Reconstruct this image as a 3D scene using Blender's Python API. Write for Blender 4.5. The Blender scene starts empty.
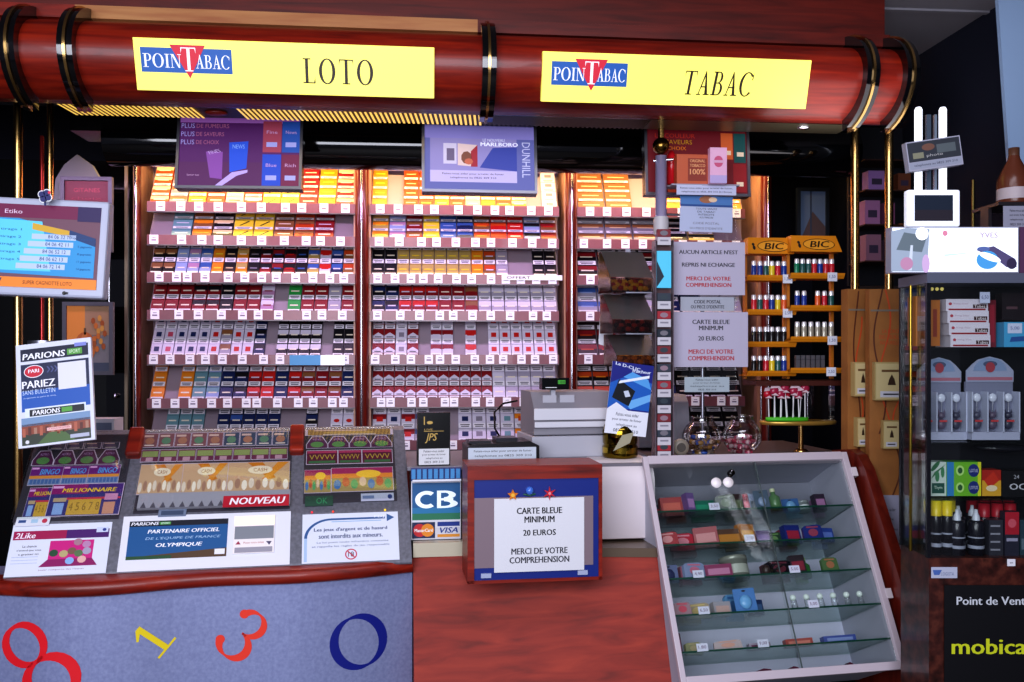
import bpy, math, random
from mathutils import Matrix, Vector
random.seed(7)
SC = bpy.context.scene
COL = SC.collection
PI = math.pi
F = 900.0; YAW = math.radians(4.5); CZ = 1.6; HY = 355.0
dv = Vector((math.sin(YAW), math.cos(YAW), 0)); rv = Vector((math.cos(YAW), -math.sin(YAW), 0))

def W(px, py, D):
    p = dv*D + rv*((px-512)/F*D)
    return Vector((p.x, p.y, CZ-(py-HY)/F*D))
def Dy(px, Y): return Y/(math.cos(YAW)-(px-512)/F*math.sin(YAW))
def wx(px, Y): return W(px, 0, Dy(px, Y)).x
def wz(px, py, Y): return W(px, py, Dy(px, Y)).z
def fr(px, py, D, yaw=4.5, tilt=0, roll=0):
    """frame standing at a place; x right, z up, y away from the shop front"""
    return (Matrix.Translation(W(px, py, D)) @ Matrix.Rotation(math.radians(yaw)-YAW, 4, 'Z')
            @ Matrix.Rotation(-math.radians(tilt), 4, 'X') @ Matrix.Rotation(math.radians(roll), 4, 'Y'))
def wf(x, y, z, yaw=0, tilt=0, roll=0):
    return (Matrix.Translation((x, y, z)) @ Matrix.Rotation(math.radians(yaw), 4, 'Z')
            @ Matrix.Rotation(-math.radians(tilt), 4, 'X') @ Matrix.Rotation(math.radians(roll), 4, 'Y'))
def T(x, y, z, rz=0, rx=0, ry=0):
    return wf(x, y, z, rz, -rx, ry)

# ---------------------------------------------------------------- materials
_mc = {}
def lin(h):
    h = h.lstrip('#')
    c = [int(h[i:i+2], 16)/255 for i in (0, 2, 4)]
    return [x/12.92 if x <= .04045 else ((x+.055)/1.055)**2.4 for x in c]
def mat(col, rough=.5, metal=0, emit=0, coat=0, noise=0, spec=.5):
    key = (col, rough, metal, emit, coat, noise, spec)
    if key in _mc: return _mc[key]
    m = bpy.data.materials.new('paint_'+col); m.use_nodes = True
    nt = m.node_tree; b = nt.nodes['Principled BSDF']
    c = lin(col)
    b.inputs['Base Color'].default_value = (*c, 1)
    b.inputs['Roughness'].default_value = rough
    b.inputs['Metallic'].default_value = metal
    b.inputs['Specular IOR Level'].default_value = spec
    b.inputs['Coat Weight'].default_value = coat
    if emit:
        b.inputs['Emission Color'].default_value = (*c, 1); b.inputs['Emission Strength'].default_value = emit
    if noise:
        tc = nt.nodes.new('ShaderNodeTexCoord'); n = nt.nodes.new('ShaderNodeTexNoise'); n.inputs['Scale'].default_value = 30
        r = nt.nodes.new('ShaderNodeMixRGB'); r.inputs[1].default_value = (*[x*(1-noise) for x in c], 1)
        r.inputs[2].default_value = (*[min(1, x*(1+noise)) for x in c], 1)
        nt.links.new(tc.outputs['Object'], n.inputs['Vector']); nt.links.new(n.outputs['Fac'], r.inputs[0])
        nt.links.new(r.outputs[0], b.inputs['Base Color'])
    _mc[key] = m
    return m
def ramp_mat(name, tex, stops, scale, stretch=(1, 1, 1), rough=.3, coat=.3, metal=0, detail=6, dist=0):
    m = bpy.data.materials.new(name); m.use_nodes = True; nt = m.node_tree; b = nt.nodes['Principled BSDF']
    tc = nt.nodes.new('ShaderNodeTexCoord'); mp = nt.nodes.new('ShaderNodeMapping'); mp.inputs['Scale'].default_value = stretch
    n = nt.nodes.new(tex); n.inputs['Scale'].default_value = scale
    if tex == 'ShaderNodeTexNoise':
        n.inputs['Detail'].default_value = detail; n.inputs['Distortion'].default_value = dist
    r = nt.nodes.new('ShaderNodeValToRGB'); el = r.color_ramp.elements
    el[0].position = stops[0][0]; el[0].color = (*lin(stops[0][1]), 1)
    el[1].position = stops[-1][0]; el[1].color = (*lin(stops[-1][1]), 1)
    for p, c in stops[1:-1]:
        e = el.new(p); e.color = (*lin(c), 1)
    nt.links.new(tc.outputs['Object'], mp.inputs['Vector']); nt.links.new(mp.outputs[0], n.inputs['Vector'])
    nt.links.new(n.outputs[0], r.inputs[0]); nt.links.new(r.outputs[0], b.inputs['Base Color'])
    b.inputs['Roughness'].default_value = rough; b.inputs['Coat Weight'].default_value = coat; b.inputs['Metallic'].default_value = metal
    return m
WOOD = ramp_mat('mahogany_wood', 'ShaderNodeTexNoise', [(.25, '#560e05'), (.5, '#821c0a'), (.75, '#a02c10')], 4, (.8, 9, 9), .42, .12, dist=.6)
WOODP = ramp_mat('red_wood_panel', 'ShaderNodeTexNoise', [(.25, '#6c1a0e'), (.5, '#902818'), (.78, '#a83822')], 3, (.6, 9, 9), .65, .0, dist=.6)
WOODV = ramp_mat('mahogany_upright', 'ShaderNodeTexNoise', [(.25, '#380a08'), (.5, '#5c1610'), (.78, '#7a2418')], 5, (9, 9, .8), .3, .4, dist=.5)
REFLW = ramp_mat('tan_wood_reflection', 'ShaderNodeTexNoise', [(.25, '#a0603c'), (.7, '#c08a58')], 4, (.8, 9, 9), .3, .3)  # mahogany as it looks under a reflection, put into the colour
MARB = ramp_mat('brown_marble', 'ShaderNodeTexNoise', [(.3, '#1c0d0a'), (.5, '#45201a'), (.62, '#5c2f24'), (.8, '#2a130f')], 26, (1, 1, 1), .3, .3, detail=9)
CARDB = ramp_mat('brown_card', 'ShaderNodeTexNoise', [(.3, '#8a5a2c'), (.75, '#a87038')], 8, (1, 1, 1), .7, 0)
BRUSH = ramp_mat('brushed_grey_metal', 'ShaderNodeTexNoise', [(.3, '#8890b8'), (.7, '#9aa2c8')], 90, (1, 1, 1), .38, 0, .3)
CONS = ramp_mat('grey_console', 'ShaderNodeTexNoise', [(.3, '#5e5e66'), (.7, '#747480')], 90, (1, 1, 1), .5, 0, .1)
BRASS = mat('#c8a468', .2, 1); CHROME = mat('#d8d8e0', .12, 1); STEEL = mat('#9a9aa6', .3, .9)
BLK = mat('#08080a', .25); BLKG = mat('#050508', .08, 0, 0, .6); WHT = mat('#e8e8ec', .5); PAPER = mat('#e4e6f0', .7)
INK = mat('#15151a', .6); INKR = mat('#b02a30', .6); NAVY = mat('#0e1226', .8)
LIPM = mat('#84525c', .35, 0, 0, .2, .12); YEL = mat('#fdf270', .45, 0, .45); GOLD = mat('#c8a050', .3, .6)

def glass_mat(name, tint=(1, 1, 1), refl=.12, rough=.03):
    m = bpy.data.materials.new(name); m.use_nodes = True; nt = m.node_tree; nt.nodes.clear()
    o = nt.nodes.new('ShaderNodeOutputMaterial'); mx = nt.nodes.new('ShaderNodeMixShader')
    t = nt.nodes.new('ShaderNodeBsdfTransparent'); g = nt.nodes.new('ShaderNodeBsdfGlossy')
    t.inputs[0].default_value = (*tint, 1); g.inputs['Roughness'].default_value = rough
    lw = nt.nodes.new('ShaderNodeLayerWeight'); lw.inputs[0].default_value = .25
    ma = nt.nodes.new('ShaderNodeMath'); ma.operation = 'MULTIPLY_ADD'; ma.inputs[1].default_value = .5; ma.inputs[2].default_value = refl*.3
    nt.links.new(lw.outputs['Fresnel'], ma.inputs[0]); nt.links.new(ma.outputs[0], mx.inputs[0])
    nt.links.new(t.outputs[0], mx.inputs[1]); nt.links.new(g.outputs[0], mx.inputs[2]); nt.links.new(mx.outputs[0], o.inputs[0])
    return m
GLASS = glass_mat('clear_glass', (.97, .99, .98)); GREENG = glass_mat('green_glass', (.86, .96, .92), .15)
SMOKE = glass_mat('smoked_acrylic', (.62, .52, .48), .3, .1); EDGE = mat('#1c4a3c', .15)

# ---------------------------------------------------------------- text
_tc = {}
def text_geo(s, bold=0.0, shear=0.0):
    bold = 0
    k = (s, bold, shear)
    if k in _tc: return _tc[k]
    c = bpy.data.curves.new('t', 'FONT'); c.body = s; c.size = 1; c.resolution_u = 2; c.offset = bold; c.shear = shear
    c.fill_mode = 'FRONT'
    o = bpy.data.objects.new('t', c); COL.objects.link(o)
    dg = bpy.context.evaluated_depsgraph_get()
    me = bpy.data.meshes.new_from_object(o.evaluated_get(dg))
    vs = [(v.co.x, v.co.y) for v in me.vertices]; fs = [tuple(p.vertices) for p in me.polygons]
    bpy.data.objects.remove(o); bpy.data.curves.remove(c); bpy.data.meshes.remove(me)
    if not vs: vs = [(0, 0), (1, 0), (1, 1)]; fs = []
    x0 = min(v[0] for v in vs); x1 = max(v[0] for v in vs); y0 = min(v[1] for v in vs); y1 = max(v[1] for v in vs)
    vs = [((x-x0)/(x1-x0+1e-9)-.5, (y-y0)/(y1-y0+1e-9)-.5) for x, y in vs]
    _tc[k] = (vs, fs, (x1-x0)/(y1-y0+1e-9)); return _tc[k]

# ---------------------------------------------------------------- mesh builder
class MB:
    def __init__(s): s.v = []; s.f = []; s.m = []; s.mats = []; s.sm = []; s.X = None; s.k = 0
    def mi(s, m):
        if m not in s.mats: s.mats.append(m)
        return s.mats.index(m)
    def add(s, vs, fs, m, smooth=False, X=None):
        b = len(s.v)
        for v in vs:
            v = Vector(v)
            if X is not None: v = X @ v
            if s.X is not None: v = s.X @ v
            s.v.append(v)
        i = s.mi(m)
        for f in fs: s.f.append(tuple(b+q for q in f)); s.m.append(i); s.sm.append(smooth)
        return s
    def box(s, x0, x1, y0, y1, z0, z1, m, X=None):
        vs = [(x0, y0, z0), (x1, y0, z0), (x1, y1, z0), (x0, y1, z0), (x0, y0, z1), (x1, y0, z1), (x1, y1, z1), (x0, y1, z1)]
        return s.add(vs, [(0, 3, 2, 1), (4, 5, 6, 7), (0, 1, 5, 4), (1, 2, 6, 5), (2, 3, 7, 6), (3, 0, 4, 7)], m, False, X)
    def rect(s, x0, z0, x1, z1, m, y=0):
        return s.add([(x0, y, z0), (x1, y, z0), (x1, y, z1), (x0, y, z1)], [(0, 1, 2, 3)], m)
    def poly(s, pts, m, y=0):
        return s.add([(p[0], y, p[1]) for p in pts], [tuple(range(len(pts)))], m)
    def ell(s, cx, cz, rx, rz, m, y=0, n=20, rot=0):
        c, q = math.cos(rot), math.sin(rot)
        pts = []
        for i in range(n):
            a = 2*PI*i/n; x = rx*math.cos(a); z = rz*math.sin(a)
            pts.append((cx+x*c-z*q, cz+x*q+z*c))
        return s.poly(pts, m, y)
    def ring(s, cx, cz, rx, rz, tx, tz, m, y=0, a0=0, a1=360, n=28, X=None):
        vs = []
        for i in range(n+1):
            a = math.radians(a0+(a1-a0)*i/n)
            vs += [(cx+rx*math.cos(a), y, cz+rz*math.sin(a)), (cx+(rx-tx)*math.cos(a), y, cz+(rz-tz)*math.sin(a))]
        return s.add(vs, [(2*i, 2*i+1, 2*i+3, 2*i+2) for i in range(n)], m, False, X)
    def text(s, t, cx, cz, w, h, m, y=0, bold=0.0, shear=0.0, rot=0, fit=False):
        vs, fs, asp = text_geo(t, bold, shear)
        if fit: w = min(w, h*asp)
        c, q = math.cos(rot), math.sin(rot)
        for j in range(3 if bold else 1):
            dx = (j-1)*w/max(4, len(t))*.05 if bold else 0
            s.add([(cx+dx*c+x*w*c-z*h*q, y-j*.00004, cz+dx*q+x*w*q+z*h*c) for x, z in vs], fs, m)
        return s
    def prism(s, pts, y0, y1, m, X=None, smooth=False):
        n = len(pts)
        vs = [(p[0], y0, p[1]) for p in pts]+[(p[0], y1, p[1]) for p in pts]
        s.add(vs, [tuple(range(n)), tuple(range(2*n-1, n-1, -1))], m, False, X)
        return s.add(vs, [(i, n+i, n+(i+1) % n, (i+1) % n) for i in range(n)], m, smooth, X)
    def exx(s, prof, x0, x1, m, smooth=False, closed=True, caps=True, X=None):
        n = len(prof)
        vs = [(x0, *p) for p in prof]+[(x1, *p) for p in prof]
        r = n if closed else n-1
        s.add(vs, [(i, (i+1) % n, n+(i+1) % n, n+i) for i in range(r)], m, smooth, X)
        if caps: s.add(vs, [tuple(range(n)), tuple(range(2*n-1, n-1, -1))], m, False, X)
        return s
    def exz(s, pts, z0, z1, m, smooth=False):
        n = len(pts)
        vs = [(p[0], p[1], z0) for p in pts]+[(p[0], p[1], z1) for p in pts]
        s.add(vs, [(i, (i+1) % n, n+(i+1) % n, n+i) for i in range(n)], m, smooth)
        return s.add(vs, [tuple(range(n-1, -1, -1)), tuple(range(n, 2*n))], m)
    def tube(s, path, r, m, n=10, r2=None, caps=True):
        P = [Vector(p) for p in path]; vs = []; N = len(P)
        for i, p in enumerate(P):
            t = (P[min(i+1, N-1)]-P[max(i-1, 0)]).normalized()
            a = Vector((0, 0, 1)) if abs(t.z) < .9 else Vector((1, 0, 0))
            u = t.cross(a).normalized(); w = t.cross(u)
            rr = r if r2 is None else r+(r2-r)*i/(N-1)
            for k in range(n):
                an = 2*PI*k/n; vs.append(p+u*(rr*math.cos(an))+w*(rr*math.sin(an)))
        s.add(vs, [(i*n+k, i*n+(k+1) % n, (i+1)*n+(k+1) % n, (i+1)*n+k) for i in range(N-1) for k in range(n)], m, True)
        if caps: s.add(vs, [tuple(range(n)), tuple((N-1)*n+k for k in range(n-1, -1, -1))], m)
        return s
    def lathe(s, prof, m, n=24, cx=0, cy=0, X=None):
        vs = []
        for r, z in prof:
            for k in range(n): a = 2*PI*k/n; vs.append((cx+r*math.cos(a), cy+r*math.sin(a), z))
        return s.add(vs, [(i*n+k, i*n+(k+1) % n, (i+1)*n+(k+1) % n, (i+1)*n+k) for i in range(len(prof)-1) for k in range(n)], m, True, X)
    def sph(s, c, r, m, sx=1, sy=1, sz=1, n=12):
        h = n//2; vs = []
        for i in range(h+1):
            ph = PI*i/h
            for k in range(n): a = 2*PI*k/n; vs.append((c[0]+r*sx*math.sin(ph)*math.cos(a), c[1]+r*sy*math.sin(ph)*math.sin(a), c[2]-r*sz*math.cos(ph)))
        return s.add(vs, [(i*n+k, i*n+(k+1) % n, (i+1)*n+(k+1) % n, (i+1)*n+k) for i in range(h) for k in range(n)], m, True)
    def mesh(s, name):
        me = bpy.data.meshes.new(name); me.from_pydata([tuple(v) for v in s.v], [], s.f)
        for m in s.mats: me.materials.append(m)
        me.polygons.foreach_set('material_index', s.m); me.polygons.foreach_set('use_smooth', s.sm); me.update()
        return me
    def build(s, name, parent=None, M=None, bevel=0, label=None):
        o = bpy.data.objects.new(name, s.mesh(name)); COL.objects.link(o)
        if parent is not None: o.parent = parent
        if M is not None: o.matrix_local = M
        if bevel:
            b = o.modifiers.new('bevel', 'BEVEL'); b.width = bevel; b.segments = 2; b.limit_method = 'ANGLE'
        if label: o['label'] = label
        return o
    def solo(s, name, M, label, cat, group=None, bevel=0):
        o = s.build(name, None, M, bevel); tag(o, label, cat, group); return o
def tag(o, label, cat, group=None):
    o['label'] = label; o['category'] = cat
    if group: o['group'] = group
def thing(name, M, label, cat, group=None):
    o = bpy.data.objects.new(name, None); COL.objects.link(o); o.empty_display_size = .05
    o.matrix_world = M; tag(o, label, cat, group); return o
def struct(name, mb, M=None):
    o = mb.build(name, None, M); o['kind'] = 'structure'; return o
def cp(o, M, label=None, group=None, cat=None, parent=None):
    c = o.copy(); COL.objects.link(c)
    if parent is not None: c.parent = parent
    else: c.matrix_world = M
    if label: c['label'] = label
    if group: c['group'] = group
    if cat: c['category'] = cat
    for ch in o.children:
        d = cp(ch, None, parent=c); d.matrix_local = ch.matrix_local
    return c
ORD = ['first', 'second', 'third', 'fourth', 'fifth', 'sixth', 'seventh', 'eighth', 'ninth', 'tenth', 'eleventh', 'twelfth',
       'thirteenth', 'fourteenth', 'fifteenth', 'sixteenth', 'seventeenth', 'eighteenth', 'nineteenth', 'twentieth']

# ---------------------------------------------------------------- serif lettering
def glyph(mb, ch, X, m, y=0):
    t = .15; h = .045
    r = lambda a, b, c, d: mb.add([(a, y, b), (c, y, b), (c, y, d), (a, y, d)], [(0, 1, 2, 3)], m, False, X)
    q = lambda *p: mb.add([(a, y, b) for a, b in p], [tuple(range(len(p)))], m, False, X)
    g = lambda *a, **k: mb.ring(*a, m, y, X=X, **k)
    if ch == 'L': r(.12, 0, .12+t, 1); r(0, .955, .4, 1); r(0, 0, .62, h); q((.55, h), (.62, h), (.62, .28)); return .66
    if ch == 'I': r(.1, 0, .1+t, 1); r(0, .955, .35, 1); r(0, 0, .35, h); return .38
    if ch == 'O': g(.42, .5, .42, .52, .16, .045); return .88
    if ch == 'T': r(.29, 0, .29+t, 1); r(.17, 0, .56, h); r(0, .955, .73, 1); q((0, .75), (.05, .955), (0, .955)); q((.73, .75), (.73, .955), (.68, .955)); return .76
    if ch == 'A': q((.1, 0), (.15, 0), (.42, .85), (.38, 1)); q((.52, 0), (.7, 0), (.42, 1), (.36, 1)); r(.2, .32, .56, .37); r(0, 0, .26, h); r(.42, 0, .8, h); return .78
    if ch == 'B':
        r(.1, 0, .1+t, 1); r(0, .955, .4, 1); r(0, 0, .4, h); r(.2, .5, .4, .54)
        g(.36, .76, .24, .24, .13, .04, a0=-90, a1=90, n=12); g(.38, .27, .29, .27, .14, .04, a0=-90, a1=90, n=12); return .72
    if ch == 'P':
        r(.1, 0, .1+t, 1); r(0, .955, .4, 1); r(0, 0, .4, h); r(.2, .46, .4, .5)
        g(.36, .73, .27, .27, .14, .04, a0=-90, a1=90, n=12); return .67
    if ch == 'C': g(.44, .5, .44, .52, .16, .045, a0=42, a1=318); q((.72, .68), (.78, .68), (.78, 1), (.74, .9)); return .84
    if ch == 'N': r(.1, 0, .15, 1); r(.66, 0, .71, 1); q((.08, 1), (.26, 1), (.72, 0), (.6, 0)); r(0, .955, .26, 1); r(0, 0, .26, h); r(.55, .955, .82, 1); return .84
    return .3
def serif(mb, s, cx, cz, w, h, m, y=0, gap=.1, shear=0, fn=None):
    tot = 0; wd = []
    t = MB()
    for ch in s:
        a = glyph(t, ch, Matrix.Translation((tot, 0, 0)), m, 0); wd.append(a); tot += a+gap
    tot -= gap
    vs = []
    for v in t.v:
        X = cx+(v.x/tot-.5)*w+(v.z-.5)*h*shear; Z = cz+(v.z-.5)*h
        vs.append(fn(X, Z, y) if fn else (X, y, Z))
    mb.add(vs, t.f, m)
def fz(px, D, z, yaw=4.5, tilt=0, roll=0):
    p = W(px, HY, D)
    return wf(p.x, p.y, z, yaw-4.5, tilt, roll)

SIDEW = ramp_mat('dark_red_wood', 'ShaderNodeTexNoise', [(.25, '#4c140c'), (.5, '#6c2014'), (.78, '#80301e')], 3, (9, 9, .6), .4, .15, dist=.6)
JARG = glass_mat('thick_jar_glass', (.80, .78, .80), .5, .05)
WOODD = ramp_mat('dark_mahogany_board', 'ShaderNodeTexNoise', [(.25, '#3c0c06'), (.5, '#5c160c'), (.75, '#701e10')], 4, (.8, 9, 9), .5, .05, dist=.6)
# ================================================================ THE ROOM
def slab(name, x0, x1, y0, y1, z0, z1, m):
    mb = MB(); mb.box(x0, x1, y0, y1, z0, z1, m); return struct(name, mb)
slab('floor', -3.2, 2.3, -1.6, 5.2, -.05, 0, ramp_mat('grey_floor_tile', 'ShaderNodeTexNoise', [(.3, '#4a4644'), (.7, '#5c5856')], 8, rough=.5, coat=0))
slab('wall_back', -3.2, 2.3, 5.1, 5.2, 0, 3.1, NAVY)
slab('wall_left', -3.3, -3.2, 2.2, 5.2, 0, 3.1, NAVY)
slab('wall_right', 2.16, 2.26, 1.2, 5.2, 0, 3.1, NAVY)
CEILM = mat('#8c8a92', .8)
cb = MB(); cb.box(-3.2, 2.3, 1.4, 5.2, 2.96, 3.02, CEILM)
cb.box(-3.2, 2.3, 3.395, 3.42, 2.952, 2.96, mat('#8c8a92', .6)); cb.box(1.45, 1.475, 1.4, 5.2, 2.952, 2.96, mat('#8c8a92', .6))
struct('ceiling', cb)
mb = MB()   # pale pillar at the far right
mb.exz([(0, 0), (.5, .0), (.5, .02), (.0, .02)], 0, 2.94, mat('#8fa6c4', .25, 0, 0, .5))
struct('trim_1', mb, fz(1006, 3.2, 0, 0) @ wf(.17, 0, .03, 0, 0, -4))

# ================================================================ CANOPY
CXP = wx(100, 3.25); CS = math.radians(1.25)
CR = Matrix.Translation((CXP, 3.25, 0)) @ Matrix.Rotation(CS, 4, 'Z') @ Matrix.Translation((-CXP, -3.25, 0))
def cwx(px, Y):
    a, t, s = YAW, (px-512)/F, math.tan(CS)
    D = (Y-s*CXP)/(math.cos(a)-t*math.sin(a)-s*(math.sin(a)+t*math.cos(a)))
    return CXP+(D*(math.sin(a)+t*math.cos(a))-CXP)/math.cos(CS)
cy, cz, ry, rz = 3.25, 2.614, .2, .137
can = thing('canopy', CR @ wf(0, cy, 2.45), 'curved mahogany canopy with black and gold bands above the counters', 'canopy')
def drum(x0, x1, ry, rz, m, z=cz, n=16, a0=-90, a1=90):
    mb = MB(); pr = []
    for i in range(n+1):
        a = math.radians(a0+(a1-a0)*i/n); pr.append((-ry*math.cos(a), z-2.45+rz*math.sin(a)))
    mb.exx(pr, x0, x1, m, True, True); return mb
rings = [cwx(6, 3.03), cwx(64, 3.03), cwx(488, 3.03), cwx(871, 3.03), cwx(911, 3.03)]
edges = [-2.6]+rings
for i in range(5):
    drum(edges[i], edges[i+1], ry, rz, WOOD).build('fascia_panel', can)
for x in rings:
    b = drum(x-.024, x+.024, .235, .178, BLKG, cz+.0, a0=-80, a1=88).build('band', can)
    drum(x-.0045, x+.0045, .242, .184, BRASS, cz+.0, a0=-80, a1=88).build('gold_inlay', b)
xr = cwx(882, 3.25)
for i, (xa, xb, m) in enumerate([(-2.6, rings[1]-.03, WOOD), (rings[1]-.03, rings[2]-.03, REFLW), (rings[2]-.03, xr, WOODD)]):  # reflection above the drum painted as a strip: tan bay lit, darker beyond
    mb = MB(); mb.exx([(-.03, .30), (-.06, .305), (-.06, .35), (-.02, .365), (.06, .365), (.06, .30)], xa, xb, m); mb.build('reflection_strip', can)
mb = MB(); mb.box(-2.6, xr, -.02, .1, .365, .6, WOODD); mb.build('upper_board', can)
mb = MB(); mb.box(-2.6, rings[4], 0, .02, .03, .31, BLK); mb.build('inner_board', can)
# louvre grille under the canopy
mb = MB(); x0, x1 = cwx(60, 3.3), cwx(650, 3.3)
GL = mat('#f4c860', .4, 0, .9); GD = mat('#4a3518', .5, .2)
mb.box(x0, x1, .02, .17, .034, .04, GD)
n = 118
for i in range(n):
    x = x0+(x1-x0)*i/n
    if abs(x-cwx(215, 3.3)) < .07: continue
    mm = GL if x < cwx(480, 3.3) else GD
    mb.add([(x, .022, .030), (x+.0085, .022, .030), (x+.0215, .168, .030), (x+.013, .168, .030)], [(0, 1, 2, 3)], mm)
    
mb.build('louvre_grille', can)
mb = MB(); mb.box(x1, cwx(850, 3.3), .02, .16, .03, .045, mat('#6a6450', .35, .5))
mb.build('soffit_strip', can)
mb = MB(); mb.sph((cwx(806, 3.3), .07, .03), .018, CHROME, 1.4, 1, .6); mb.build('spotlight', can)
mb = MB(); mb.sph((cwx(214, 3.3), .09, .03), .03, WOOD, 1.4, 1, .3); mb.build('spotlight', can)

# ---- yellow signs
def sign(px0, px1, pxt, w, word, shear, label, lx, lw, ly, gap):
    D = 3.06; pm = (px0+px1)/2
    x0, x1 = cwx(px0, 3.045), cwx(px1, 3.045)
    M = CR @ wf((x0+x1)/2, 3.074, 2.480, 0, -18)
    s = thing('sign', M, label, 'sign', None)
    W_ = (x1-x0)/2; H = .166
    mb = MB(); mb.box(-W_, W_, 0, .03, 0, H, YEL); mb.build('panel', s, bevel=.002)
    lx_ = lambda p: (p-pm)/(px1-px0)*2*W_
    g = MB(); serif(g, word, lx_(pxt), H*.47, w*D/F*1.02, .080, mat('#2a1c10', .5), -.0015, gap, shear); g.build('lettering', s)
    g = MB(); c = lx_(lx); hw = lw/2*D/F; z = ly; hh = .039
    BL = mat('#1f5fb0', .5, 0, .1); RD = mat('#d8203c', .5, 0, .1); WH = mat('#f6f6fa', .5, 0, .2)
    g.rect(c-hw, z-hh, c+hw, z+hh, BL, -.0010)
    g.poly([(c-.052, z+.049), (c+.062, z+.049), (c+.008, z-.056)][::-1], RD, -.0018)
    g.X = Matrix.Translation((0, -.0026, 0))
    serif(g, 'POIN', c-hw*.53, z-.002, hw*.84, .043, WH, 0, .04)
    serif(g, 'ABAC', c+hw*.58, z-.002, hw*.76, .043, WH, 0, .03)
    g.X = Matrix.Translation((0, -.0032, 0))
    serif(g, 'T', c+.008, z+.004, .05, .075, WH, 0)
    g.build('logo', s)
sign(133, 433, 335, 68, 'LOTO', .0, 'yellow canopy sign reading LOTO, left of the two', 184, 86, .098, .15)
sign(541, 808, 716, 72, 'TABAC', .12, 'yellow canopy sign reading TABAC, right of the two', 587, 78, .096, .1)

# ---- black shutter box behind the canopy
sh = thing('roller_shutter', wf(0, 3.9, 2.5), 'glossy black roller shutter casing hanging under the canopy', 'shutter')
mb = MB(); mb.exx([(.105*math.cos(i*PI/12)*-1, .105*math.sin(i*PI/12)) for i in range(24)], wx(110, 3.9), wx(852, 3.9), BLKG, True); mb.build('roller_tube', sh)
mb = MB(); mb.box(wx(70, 3.9), wx(860, 3.9), .0, .2, .04, .42, BLK); mb.build('casing', sh)

# ================================================================ CIGARETTE SHELF UNITS
YS = 4.55; LIPS = [212, 244, 280, 316, 359, 401, 443]
LZ = [CZ-(p-HY)/F*4.62 for p in LIPS]
TI = 30
BEIGE = ramp_mat('beige_side_panel', 'ShaderNodeTexNoise', [(.3, '#b08068'), (.7, '#c49880')], 5, (6, 6, .8), .45, .1)
TRAYM = mat('#9c8c98', .5); TAGM = mat('#f2eefa', .5, 0, .12); TAGI = mat('#8c8098', .6)
unit_names = ['left shelf unit', 'middle shelf unit', 'right shelf unit']
UX = [(wx(147, YS), wx(355, YS)), (wx(370, YS), wx(559, YS)), (wx(577, YS), wx(745, YS))]
UE = [(wx(134, YS), wx(355, YS)), (wx(369, YS), wx(566, YS)), (wx(576, YS), wx(760, YS))]
for u in range(3):
    xa, xb = UE[u]; xl, xh = UX[u]
    un = thing('cigarette_shelf_unit', wf((xa+xb)/2, YS, 0), ['backlit mahogany cigarette shelf unit on the left, next to the dark glossy pillar',
               'mahogany cigarette shelf unit in the middle, behind the cash register', 'mahogany cigarette shelf unit on the right, behind the paper notices'][u], 'shelving', 'cigarette shelf units')
    ox = -(xa+xb)/2
    B = lambda *a: [a[0]+ox, a[1]+ox, *a[2:]]
    mb = MB(); mb.box(*B(xa, xb, .27, .30, 0, 2.66), mat('#a898a4', .6)); mb.build('back_panel', un)
    for x in (xa, xb):
        mb = MB(); mb.box(*B(x-.008, x+.008, .012, .3, 0, 2.66), BEIGE); mb.build('side_panel', un)
    mb = MB(); mb.box(*B(xa+.01, xb-.01, .0, .26, 0, 1.02), WOODV); mb.build('base_cabinet', un)
    posts = [[138, 362], [571], [766]][u]
    for p in posts:
        x = wx(p, YS)+ox; w = [.016, .034][p == 362] if p != 571 and p != 766 else .028
        if p == 362: w = .034
        mb = MB()
        mb.exz([(x+w*math.cos(a*PI/10), -.0-.035*math.sin(a*PI/10)) for a in range(11)], 0, 2.62, WOODV, True)
        po = mb.build('post', un)
        mb = MB(); mb.tube([(x, -.036, .0), (x, -.036, 2.62)], .0055, CHROME, 8); mb.build('chrome_strip', po)
    for r, z in enumerate(LZ):
        mb = MB(); a, b = xl+ox, xh+ox
        mb.box(a, b, -.002, .014, z-.026, z+.022, LIPM)
        mb.box(a, b, -.004, .016, z-.031, z-.026, mat('#6c6468', .3, .3))
        t = math.radians(TI); L = .25
        mb.exx([(.014, z-.02), (.014+L*math.sin(t), z-.02+L*math.cos(t)), (.02+L*math.sin(t), z-.024+L*math.cos(t)), (.02, z-.026)], a, b, TRAYM)
        sf = mb.build('shelf', un)
        rr = random.Random(u*10+r); nt = [10, 10, 12, 10, 12, 12, 8][r]
        if u == 2: nt = 9
        for i in range(nt):
            x = a+(b-a)*(i+.5+rr.uniform(-.22, .22))/nt
            g = MB(); w = .021; g.box(x-w, x+w, -.006, -.003, z-.024, z+.021, TAGM)
            g.rect(x-.012, z-.008, x+.012, z-.001, TAGI, -.0065); g.rect(x-.008, z+.006, x+.01, z+.009, TAGI, -.0065)
            g.build('price_tag', sf)
mb = MB(); mb.box(UE[0][0]-.02, UE[2][1]+.04, 0, .32, 2.62, 2.96, BLK)
mb.solo('black_header_panel', wf(0, YS+.0, 0), 'black header panel above the three cigarette shelf units', 'panel')

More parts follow.
